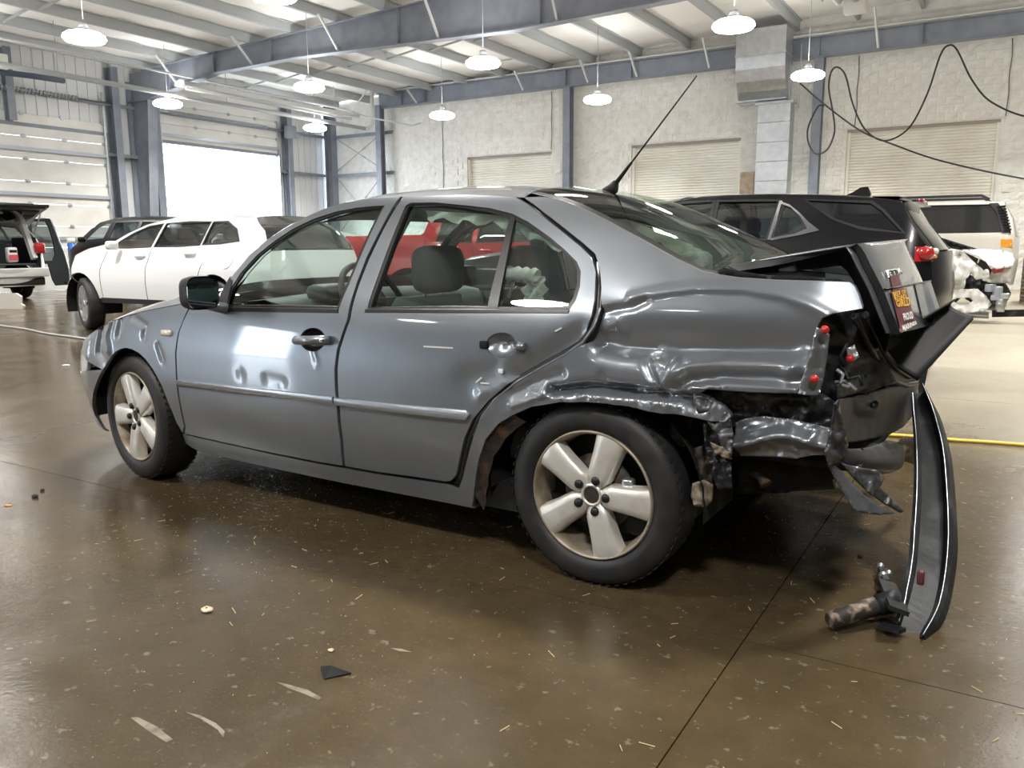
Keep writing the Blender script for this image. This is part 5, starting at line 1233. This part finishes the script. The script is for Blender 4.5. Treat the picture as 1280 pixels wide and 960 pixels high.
V2, T_, lp = triangulate([(p.y, p.z) for p in dp], [[(p.y, p.z) for p in dw]], .08)
me = bpy.data.meshes.new('open_door'); me.from_pydata([(-20.4-loc2.x, y, z) for y, z in V2], [], [tuple(t) for t in T_]); me.materials.append(mat('dark_door_trim', (.03, .035, .04), .5)); od = link(bpy.data.objects.new('side_door', me), e2); od['label'] = 'dark side door standing open'
md = od.modifiers.new('t', 'SOLIDIFY'); md.thickness = .07; md.offset = 0
G().tube([tuple(p+Vector((.05, 0, 0))) for p in dp[:8]], .022, 6).build('door_frame', M['chrome'], od, label='bright door frame')
G().add([tuple(p) for p in dw], [tuple(range(len(dw)))]).build('door_glass', M['smoke'], od)
jug = empty('oil_jug', (-19.2, 10.06, .84), 0, 'white plastic jug with red label standing in the open boot of the estate', 'jug')
G().bbox((0, 0, .17), (.16, .22, .34), .04).build('bottle', M['white'], jug); G().tube([(0, -.05, .33), (0, -.05, .41)], .03, 10).build('cap', M['blackpl'], jug)
G().box((.082, 0, .11), (.004, .20, .13)).build('paper_label', mat('red_label', (.62, .10, .12), .5), jug); G().box((.082, 0, .25), (.004, .16, .06)).build('paper_label', M['blackmatte'], jug)
bd = w_z(6, 386); bo_ = empty('bumper_cover', (bd.x, bd.y, 0), .5, 'cream plastic bumper piece lying on the wet floor at the left edge', 'bumper')
pl = [(-.55, .0), (.42, .0), (.45, .06), (.38, .10), (.40, .24), (.30, .30), (-.55, .30)]
G().prism(pl, lambda u, v, t: (u*math.cos(.45), t+u*math.sin(.45)*0, v), -.03, .03).build('cover', M['tancar'], bo_)
# ---- dark sport utility behind the white crossover
e3, S3 = auto('dark_utility_car', 'black sport utility car parked against the left wall, behind the white crossover', 'car', (-18.9, 11.0, 0), 0, dict(
    W=1.9, T=TD(1.84, .26), rf=.4, rr=.3, paint=M['blackcar'], zb=.34, wr=.38, step=.09,
    top=[(0, .5), (.02, 1.0), (.4, 1.14), (.62, 1.28), (.90, 1.55), (1.15, 1.72), (1.55, 1.79), (2.6, 1.80), (3.9, 1.76), (4.35, 1.40), (4.5, 1.0), (4.5, .36)], arch=[(.85, .38, .44), (3.55, .38, .44)],
    win=[([(.86, 1.33), (1.15, 1.60), (1.4, 1.69), (1.62, 1.70), (1.55, 1.36)], M['clear']), ([(1.72, 1.36), (1.75, 1.71), (2.6, 1.71), (2.6, 1.38)], M['smoke']), ([(2.7, 1.38), (2.7, 1.71), (3.6, 1.68), (3.9, 1.42)], M['smoke'])],
    mirror=(1.0, 1.28), seams=[[(1.66, .5), (1.66, 1.3)]],
    skins=[('front_end', 0, 1, M['blackpl'], [.03, .03], [-.1, -.1]), ('bonnet', 1, 3, M['blackcar'], [.05, .05], [-.1, -.1]), ('windscreen', 3, 6, M['clear'], [.05, .05], [-.1, 0]), ('roof', 6, 8, M['blackcar'], [.05, .05], [0, 0]), ('rear_screen', 8, 9, M['darkglass'], [.04, .04], [0, .05]), ('tailgate', 9, 11, M['blackcar'], [.04, .04], [.05, .05])]))
# ---- black crossover behind the wreck's boot
def E_(pts): return [(w_y(x, y, 6.93).x+5.15, w_y(x, y, 6.93).z) for x, y in pts]
tp = [(0, .45), (.03, .85), (.35, 1.0), (1.15, 1.10), (1.85, 1.42)]+E_([(835, 249), (860, 244), (900, 241.5), (950, 240.5), (1000, 241), (1050, 243), (1098, 246.5), (1122, 250)])+[(4.45, 1.30), (4.60, 1.08), (4.64, .80), (4.60, .36)]
e4, S4 = auto('black_crossover', 'black crossover with bright rear side window trim and roof fin, behind the open boot', 'car', (-5.15, 6.9, 0), 0, dict(
    W=1.84, T=TD(1.62, .24), rf=.5, rr=.25, paint=M['blackcar'], zb=.34, wr=.36, step=.06, top=tp, arch=[(.95, .36, .42), (3.65, .36, .42)], seats=[2.0, 2.9],
    win=[([(1.45, 1.13), (1.95, 1.38)]+E_([(838, 252), (880, 249.5), (879, 300)])+[(2.4, 1.13)], M['smoke']), (E_([(885, 249.5), (964, 248.7), (955, 299), (884, 302)]), M['smoke']), (E_([(971, 253), (980, 257), (992, 268), (1003, 283), (990, 291), (961, 297.5)]), M['smoke']), (E_([(998, 248), (1084, 250.5), (1100, 262), (1128, 291), (1072, 285), (1036, 273)]), M['darkglass'])],
    lamps=[('tail_lamp', [(4.50, 1.01), (4.62, 1.01), (4.56, 1.12), (4.50, 1.12)], M['lampred'])], handles=[(2.3, .98), (3.2, 1.0)], mirror=(1.6, 1.08),
    skins=[('front_end', 0, 2, M['blackpl'], [.04, .04], [-.1, -.1]), ('bonnet', 2, 3, M['blackcar'], [.05, .05], [-.1, -.1]), ('windscreen', 3, 5, M['smoke'], [.05, .05], [-.1, 0]), ('roof', 5, 12, M['blackcar'], [.02, .02], [0, 0]), ('rear_screen', 12, 14, M['darkglass'], [.03, .03], [0, .06]), ('tailgate', 14, 16, M['blackcar'], [.04, .04], [.06, .06])]))
ch = E_([(968, 250.5), (978, 254), (992, 264.5), (1006, 277.5), (1020, 287.5), (996, 293.5), (960, 300.5), (960, 297.5), (990, 291.5), (1004, 285), (994, 270), (980, 257.5), (967, 253)])
sheet('chrome_trim', ch, [], S4, .03, M['chrome'], e4, thick=.01, inset=-.008, label='bright chrome trim around the rear side window')
sheet('chrome_trim', E_([(964.5, 249), (968, 249), (959.5, 299.5), (955.5, 299.5)]), [], S4, .03, M['chrome'], e4, thick=.008, inset=-.006)
fx = w_y(1072, 240, 7.8); G().prism([(-.13, 0), (.10, 0), (.11, .02), (.08, .085), (.02, .08), (-.04, .04)], lambda u, v, t: (fx.x+5.15+u, .92+t*(1-v*6), 1.548+v), -.035, .035).build('roof_fin', M['blackcar'], e4)
sp4 = G(); P = [[(4.28+dx, y, 1.50+dz) for y in np.linspace(.34, 1.50, 12)] for dx, dz in ((-.15, .02), (.05, .015), (.20, -.03), (.05, -.035))]
sp4.grid(P).build('roof_spoiler', M['blackcar'], e4); G().bbox((4.46, .92, 1.49), (.03, .5, .03), .008).build('brake_lamp', M['lampred'], e4)
for y in (.20, 1.64): G().bbox((4.57, y, 1.07), (.12, .24, .11), .05, seg=3).build('tail_lamp', M['lampred'], e4); 
G().bbox((4.60, .285, 1.085), (.10, .10, .05), .02).build('tail_lamp', M['lampwhite'], e4, label='clear reversing lamp'); G().bbox((4.585, .26, 1.045), (.115, .16, .03), .012).build('tail_lamp', M['lampamber'], e4, label='amber strip of the tail lamp')
# ---- pale suburban wagon side on, by the right roller door
def E5(pts): return [(w_y(x, y, 16.45).x+5.2, w_y(x, y, 16.45).z) for x, y in pts]
e5, S5 = auto('pale_utility_wagon', 'large off-white utility wagon with roof rails and black slatted rear pillar', 'car', (-5.2, 16.4, 0), 0, dict(
    W=2.0, T=TD(1.92, .16), rf=.4, rr=.12, paint=M['tancar'], zb=.42, wr=.40, step=.08, wtrim=M['blackmatte'],
    top=[(0, .55), (.02, 1.05), (1.2, 1.18), (1.85, 1.72), (2.1, 1.84), (3.2, 1.87), (4.6, 1.86), (4.98, 1.82), (5.12, 1.55), (5.19, 1.25), (5.2, .8), (5.16, .44)], arch=[(.95, .40, .48), (4.1, .40, .48)],
    win=[([(1.55, 1.28), (1.95, 1.70), (2.4, 1.76), (2.4, 1.28)], M['smoke']), ([(2.5, 1.28), (2.5, 1.77), (3.3, 1.78), (3.3, 1.28)], M['darkglass']), (E5([(1132, 257), (1240, 255), (1248, 263), (1254, 290), (1132, 292)]), M['darkglass'])],
    lamps=[('side_lamp', E5([(1251, 299), (1265, 299), (1266, 309), (1251, 309)]), M['lampamber'])], handles=[(2.9, 1.14)],
    skins=[('front_end', 0, 1, M['tancar'], [.03, .03], [-.05, -.05]), ('bonnet', 1, 2, M['tancar'], [.05, .05], [-.05, -.05]), ('windscreen', 2, 4, M['smoke'], [.05, .05], [-.05, 0]), ('roof', 4, 7, M['tancar'], [.03, .04], [0, 0]), ('rear_screen', 7, 9, M['darkglass'], [.03, .03], [0, .04]), ('tailgate', 9, 11, M['tancar'], [.03, .03], [.04, .04])]))
pil = E5([(1236, 253.5), (1247, 253), (1256, 264), (1264, 291), (1252, 291), (1246, 266)])
po = sheet('slatted_pillar', pil, [], S5, .05, M['blackpl'], e5, thick=.02, inset=-.012)
for k in range(9):
    a, b = E5([(1247+k*1.1, 258+k*3.7), (1257+k*.95, 257+k*3.7)]); ya = float(S5(*a))-.02
    G().bar((a[0], ya, a[1]), (b[0], ya, b[1]), .02, .03).build('slat', M['blackpl'], po)
for y in (.42, 1.58):
    for a, b in ((2.6, 4.75),): G().tube([(a, y, 1.90), (a+.12, y, 1.975), (b-.12, y, 1.975), (b, y, 1.90)], .025, 8).build('roof_rail', M['cladding'], e5)
# ---- red pickup and white hatchback glimpsed through the wreck's windows
e6, S6 = auto('red_pickup', 'red pickup truck seen through the side windows of the grey wreck', 'truck', (-3.85, 11.45, 0), math.pi, dict(
    W=1.95, T=TD(1.85, .22), rf=.4, rr=.1, paint=M['redcar'], zb=.45, wr=.38, step=.08,
    top=[(0, .55), (.03, 1.0), (1.25, 1.12), (1.85, 1.66), (2.1, 1.78), (2.9, 1.80), (3.35, 1.74), (3.45, 1.34), (3.5, 1.31), (5.28, 1.30), (5.32, .9), (5.28, .5)], arch=[(.9, .38, .46), (3.7, .38, .46)],
    win=[([(1.6, 1.2), (1.95, 1.62), (2.5, 1.70), (2.5, 1.2)], M['smoke']), ([(2.6, 1.2), (2.6, 1.7), (3.15, 1.66), (3.2, 1.22)], M['smoke'])], handles=[(2.35, 1.08), (3.1, 1.1)],
    lamps=[('tail_lamp', [(5.18, .90), (5.31, .90), (5.31, 1.2), (5.18, 1.2)], M['lampred'])], seams=[[(2.55, .5), (2.55, 1.2)], [(3.4, .5), (3.4, 1.3)]],
    skins=[('front_end', 0, 1, M['chrome'], [.03, .03], [-.05, -.05]), ('bonnet', 1, 2, M['redcar'], [.05, .05], [-.05, -.05]), ('windscreen', 2, 4, M['smoke'], [.05, .05], [-.05, 0]), ('roof', 4, 6, M['redcar'], [.03, .04], [0, 0]), ('rear_screen', 6, 8, M['darkglass'], [.02, .02], [0, 0]), ('bed_cover', 8, 9, M['blackpl'], [.01, .01], [0, 0]), ('tailgate', 9, 11, M['redcar'], [.02, .02], [.02, .02])]))
e7, S7 = auto('white_hatchback', 'white car seen through the windscreen and front door glass of the grey wreck', 'car', (-13.7, 10.5, 0), 0, dict(
    W=1.75, T=TD(1.46, .24), rf=.5, rr=.3, paint=M['whitecar'], zb=.32, wr=.32, step=.08,
    top=[(0, .45), (.04, .75), (.9, .92), (1.55, 1.30), (1.9, 1.40), (2.8, 1.41), (3.4, 1.30), (3.75, .98), (3.85, .7), (3.8, .34)], arch=[(.75, .32, .39), (3.1, .32, .39)],
    win=[([(1.2, .96), (1.65, 1.28), (2.0, 1.34), (2.0, .98)], M['smoke']), ([(2.06, .98), (2.06, 1.345), (2.7, 1.34), (2.95, 1.02)], M['smoke'])], handles=[(1.9, .88), (2.75, .9)], seams=[[(2.03, .4), (2.03, .98)]],
    skins=[('front_end', 0, 1, M['whitecar'], [.03, .03], [-.1, -.1]), ('bonnet', 1, 2, M['whitecar'], [.05, .05], [-.1, -.1]), ('windscreen', 2, 4, M['smoke'], [.05, .05], [-.1, 0]), ('roof', 4, 6, M['whitecar'], [.04, .04], [0, 0]), ('rear_screen', 6, 7, M['darkglass'], [.04, .04], [0, .05]), ('tailgate', 7, 9, M['whitecar'], [.04, .04], [.05, .05])]))
# ---- mangled white saloon at the right
w8 = empty('crushed_white_saloon', (-2.7, 14.0, 0), 0, 'mangled white saloon with crushed tail in front of the off-white wagon', 'car')
L8 = Vector((-2.7, 14.0, 0)); WC = np.array([0, 0, CAMZ])
def wpatch(name, poly, Y, m, amp=.0, sc=.08, seed=0, step=3.0, slope=(0, 0), label=None, thick=.01, holes=()):
    V2, T, loops = triangulate(poly, list(holes), step); cx, cy = np.mean([p[0] for p in poly]), np.mean([p[1] for p in poly]); V = []
    a, b = V2[:, 0]*sc+seed, V2[:, 1]*sc*1.2+seed*1.7; nz = (1-2*np.abs(2*vnoise(a, b)-1))*.6+(1-2*np.abs(2*vnoise(a*2.1+3, b*2.1)-1))*.3
    for (x, y), q in zip(V2, nz):
        p = w_y(x, y, Y+slope[0]*(x-cx)+slope[1]*(y-cy)); d = (Vector(WC)-p).normalized(); V.append(p+d*amp*q-L8)
    me = bpy.data.meshes.new(name); me.from_pydata(V, [], [tuple(t) for t in T[:, ::-1]]); me.polygons.foreach_set('use_smooth', [True]*len(me.polygons)); me.materials.append(m)
    o = link(bpy.data.objects.new(name, me), w8); md = o.modifiers.new('t', 'SOLIDIFY'); md.thickness = thick
    if label: o['label'] = label
    return o
M['crushwhite'] = mat('crushed_white_paint', (.72, .71, .67), .35, coat=.5)
wpatch('rear_quarter', [(1120, 312), (1165, 305), (1178, 309), (1200, 313), (1222, 322), (1236, 338), (1236, 346), (1220, 350), (1214, 342), (1207, 348), (1205, 360), (1190, 366), (1160, 364), (1120, 360)], 14.0, M['crushwhite'], .24, .065, 3, slope=(-.002, -.004))
wpatch('boot_lid', [(1203, 312), (1230, 311), (1252, 313), (1266, 317), (1269, 326), (1266, 333), (1246, 336), (1236, 332), (1226, 322)], 14.2, M['crushwhite'], .12, .05, 8, slope=(.004, -.02))
wpatch('rear_screen', [(1167, 294), (1176, 297), (1222, 311), (1203, 313), (1180, 309), (1166, 306)], 14.3, M['darkglass'], 0)
wpatch('crease_gap', [(1205, 315), (1216, 320), (1232, 327), (1240, 338), (1236, 347), (1228, 336), (1216, 326)], 13.82, M['blackmatte'], .02)
wpatch('tail_panel', [(1230, 342), (1246, 336), (1264, 334), (1266, 346), (1262, 354), (1240, 354), (1228, 350)], 14.1, M['crushwhite'], .08, .09, 5)
wpatch('tail_lamp', [(1238, 336), (1256, 333), (1254, 340), (1242, 342)], 13.95, M['lampred'], .03)
wpatch('torn_cavity', [(1210, 344), (1232, 346), (1256, 352), (1264, 366), (1255, 384), (1225, 386), (1205, 372), (1200, 356)], 14.25, M['cruddy'], .12, .12, 2)
hole = [(1191, 375), (1197, 372), (1212, 372), (1216, 376), (1211, 380), (1195, 379)]
wpatch('bumper_skin', [(1176, 366), (1200, 362), (1222, 361), (1233, 370), (1240, 380), (1232, 389), (1205, 391), (1186, 386), (1178, 376)], 13.7, M['crushwhite'], .13, .07, 6, slope=(.003, -.006), holes=[hole])
wpatch('wheel_arch', [(1160, 362), (1178, 364), (1184, 380), (1180, 392), (1160, 392)], 13.95, M['darkrub'], .05)
for k, (px, py) in enumerate(((1244, 372), (1252, 378), (1247, 364), (1256, 370), (1238, 360), (1250, 384))):
    p = w_y(px, py, 13.85)-L8; G().bbox(p, (.12, .10, .08+.03*(k % 3)), .015, rz=k).build('torn_bracket', M['galv'] if k % 2 else M['strut'], w8)
G().bar(w_y(1240, 392, 13.9)-L8, w_y(1290, 391, 13.9)-L8, .08, .10).build('crash_bar', M['beam'], w8)
G().tube([w_y(1186, 389, 13.8)-L8, w_y(1214, 393, 13.8)-L8, w_y(1236, 394, 13.8)-L8], .05, 10).build('silencer', M['galv'], w8)
P = [[(-1.9-2.2+x, y, z) for y in (.1, 1.7)] for x, z in ((0, .5), (.05, .8), (1.0, .92), (1.6, 1.3), (2.4, 1.36), (3.0, 1.28))]
G().grid(P).build('body_shell', M['whitedirty'], w8)
for y in (.08, 1.72):
    G().prism([(-4.1, .35), (-4.0, .8), (-3.1, .92), (-2.5, 1.28), (-1.7, 1.34), (-1.1, 1.26), (.4, 1.05), (.6, .45)], lambda u, v, t: (u, y+t, v), -.02, .02).build('body_side', M['whitedirty'], w8)
for x in (-3.3, .75):
    for y in (.12, 1.62): G().lathe([(.1, .0), (.30, 0), (.32, .04), (.32, .18), (.1, .2)], (x, y, .32), (0, 1, 0), 28).build('wheel', M['darkrub'], w8)
# ---- striped post by the left wall, pallets at the right edge
bl = empty('striped_post', (-22.2, 13.25, 0), 0, 'white and blue banded guard post in front of the closed overhead door', 'post')
M['blueband'] = mat('blue_band', (.03, .13, .50), .4); zz = 0
for k, (h, m_) in enumerate(((.33, 'white'), (.36, 'blueband'), (.20, 'white'), (.40, 'blueband'), (.14, 'white'))):
    G().tube([(0, 0, zz), (0, 0, zz+h)], .10, 16).build('band', M[m_], bl); zz += h
M['wood'] = mat('grey_brown_wood', (.24, .20, .15), .8, noise=(8, (.16, .13, .10), .4, .65, None))
for k in range(6):
    pe = empty('wooden_pallet', (.60, 18.9, k*.145), 0, '%s weathered wooden pallet in the stack at the right edge, beside the off-white wagon' % ('lowest', 'second lowest', 'third lowest', 'third highest', 'second highest', 'topmost')[k], 'pallet', 'stacked wooden pallets')
    for y in (-.48, 0, .48): G().box((.06, y, .055), (1.0, .09, .07)).build('bearer', M['wood'], pe)
    for x in (-.42, -.2, .02, .24, .46): G().box((x+.03, 0, .105), (.11, 1.1, .03)).build('board', M['wood'], pe)
    for x in (-.42, .03, .46): G().box((x+.03, 0, .01), (.11, 1.1, .02)).build('board', M['wood'], pe)
# ================================================================== SMALL THINGS ON THE FLOOR
M['yellowcord'] = mat('yellow_cord', (.72, .48, .06), .45)
pts = [tuple(w_z(x, y, .012)) for x, y in ((1060, 541), (1100, 543), (1135, 545), (1170, 548), (1200, 550.5), (1240, 553), (1290, 557), (1380, 566), (1500, 572), (1660, 560))]
tag(G().tube(smooth_pts(pts, 6), .011, 8).build('yellow_hose', M['yellowcord']), 'thin yellow hose running across the floor behind the fallen bumper beam', 'hose')
pts = [tuple(w_z(x, y, .012)) for x, y in ((-120, 388), (-30, 402), (0, 407), (30, 411), (60, 417), (90, 421), (118, 425))]
tag(G().tube(smooth_pts(pts, 6), .014, 8).build('pale_hose', mat('grey_hose', (.34, .33, .31), .6)), 'pale hose lying on the wet floor below the estate car', 'hose')
M['leaf'] = mat('dry_leaf', (.55, .38, .20), .7, noise=(40, (.72, .62, .48), .4, .6, None))
def crumb(px, py, r, m, name, label, cat, flat=.35, seed=0, group=None, elong=1.0, rz=0.0):
    p = w_z(px, py, 0); rr_ = random.Random(seed); g = G(); P = []
    for t in (0, .35, .7, 1):
        P.append([(r*elong*math.sin(math.pi*(.08+.84*t))*math.cos(a)*(1+.25*math.sin(3*a+seed)), r*math.sin(math.pi*(.08+.84*t))*math.sin(a)*(1+.2*math.sin(2*a+seed*2)), r*flat*(1-math.cos(math.pi*t))*.9*(1+.2*math.sin(a*2+seed))) for a in np.linspace(0, 2*math.pi, 10, endpoint=False)])
    g.grid(P, wrap=True); o = g.build(name, m); o.location = (p.x, p.y, .001); o.rotation_euler = (0, 0, rz)
    return tag(o, label, cat, group)
crumb(259, 764, .022, M['leaf'], 'dry_leaf', 'curled tan leaf on the wet floor in front of the front door', 'leaf', .28, 1)
crumb(414, 814, .010, M['leaf'], 'dry_leaf', 'tiny orange leaf scrap just behind the black shard', 'leaf', .3, 4)
sv = [w_z(x, y, 0) for x, y in ((401, 838), (439, 843), (405, 850))]; c = sum(sv, Vector())/3
g = G(); a = [v-c for v in sv]; g.add([a[0]+Vector((0, 0, .012)), a[1]+Vector((0, 0, .004)), a[2]+Vector((0, 0, .002)), a[0], a[1], a[2], (a[0]+a[1]+a[2])/3+Vector((0, 0, .026))], [(0, 1, 6), (1, 2, 6), (2, 0, 6), (0, 3, 4, 1), (1, 4, 5, 2), (2, 5, 3, 0)])
o = g.build('plastic_shard', mat('shard_black', (.006, .006, .007), .35, spec=.3)); o.location = (c.x, c.y, .001); tag(o, 'black triangular plastic shard lying on the floor near the camera', 'shard')
crumb(44, 622, .014, M['blackmatte'], 'dark_crumb', 'dark scrap on the floor left of the front wheel', 'debris', .5, 2, elong=1.6)
crumb(53, 614, .010, M['blackmatte'], 'dark_crumb', 'smaller dark crumb just behind the dark scrap at the left', 'debris', .5, 5, elong=1.5)
crumb(10, 632, .012, mat('orange_scrap', (.50, .25, .12), .7), 'orange_scrap', 'thin orange scrap at the left edge of the floor', 'debris', .15, 6, elong=2.2)
crumb(83, 457, .03, M['white'], 'paper_scrap', 'white paper scrap on the floor ahead of the front bumper', 'paper', .15, 3, elong=1.6)
crumb(1075, 697, .010, M['blackmatte'], 'dark_crumb', 'dark crumb on the floor above the bumper beam bracket', 'debris', .5, 8)
# wood slivers, glass crumbs: too small to tell apart
r_ = random.Random(3); M['straw'] = mat('straw', (.50, .38, .20), .7)
g = G()
for k in range(110):
    if k < 70: x, y = r_.uniform(-3.2, .9), r_.uniform(1.5, 3.6)
    else: x, y = r_.uniform(-6, 1.4), r_.uniform(2.0, 6)
    a = r_.uniform(0, math.pi); l = r_.uniform(.006, .022); g.bar((x-l*math.cos(a), y-l*math.sin(a), .002), (x+l*math.cos(a), y+l*math.sin(a), .003), .0016, .0016)
o = g.build('straw_slivers', M['straw']); tag(o, 'scattered straw and wood slivers on the wet concrete', 'debris', None, 'stuff')
g = G(); M['glassbit'] = mat('glass_crumbs', (.40, .40, .37), .2, spec=.8)
for k in range(2400):
    if k < 350: x, y = r_.gauss(.95, .35), r_.gauss(3.6, 1.0)
    elif k < 620: x, y = r_.gauss(-.9, .6), r_.gauss(4.0, .5)
    elif k < 1700: x, y = r_.gauss(-2.6, .9), r_.gauss(2.9, .9)
    else: x, y = r_.uniform(-6, 1.6), r_.uniform(1.4, 6)
    s = r_.uniform(.0006, .0019); g.box((x, y, s*.5), (s*1.5, s, s), rz=r_.uniform(0, 3))
o = g.build('glass_crumbs', M['glassbit']); tag(o, 'fine glass crumbs and grit glinting on the floor', 'debris', None, 'stuff')
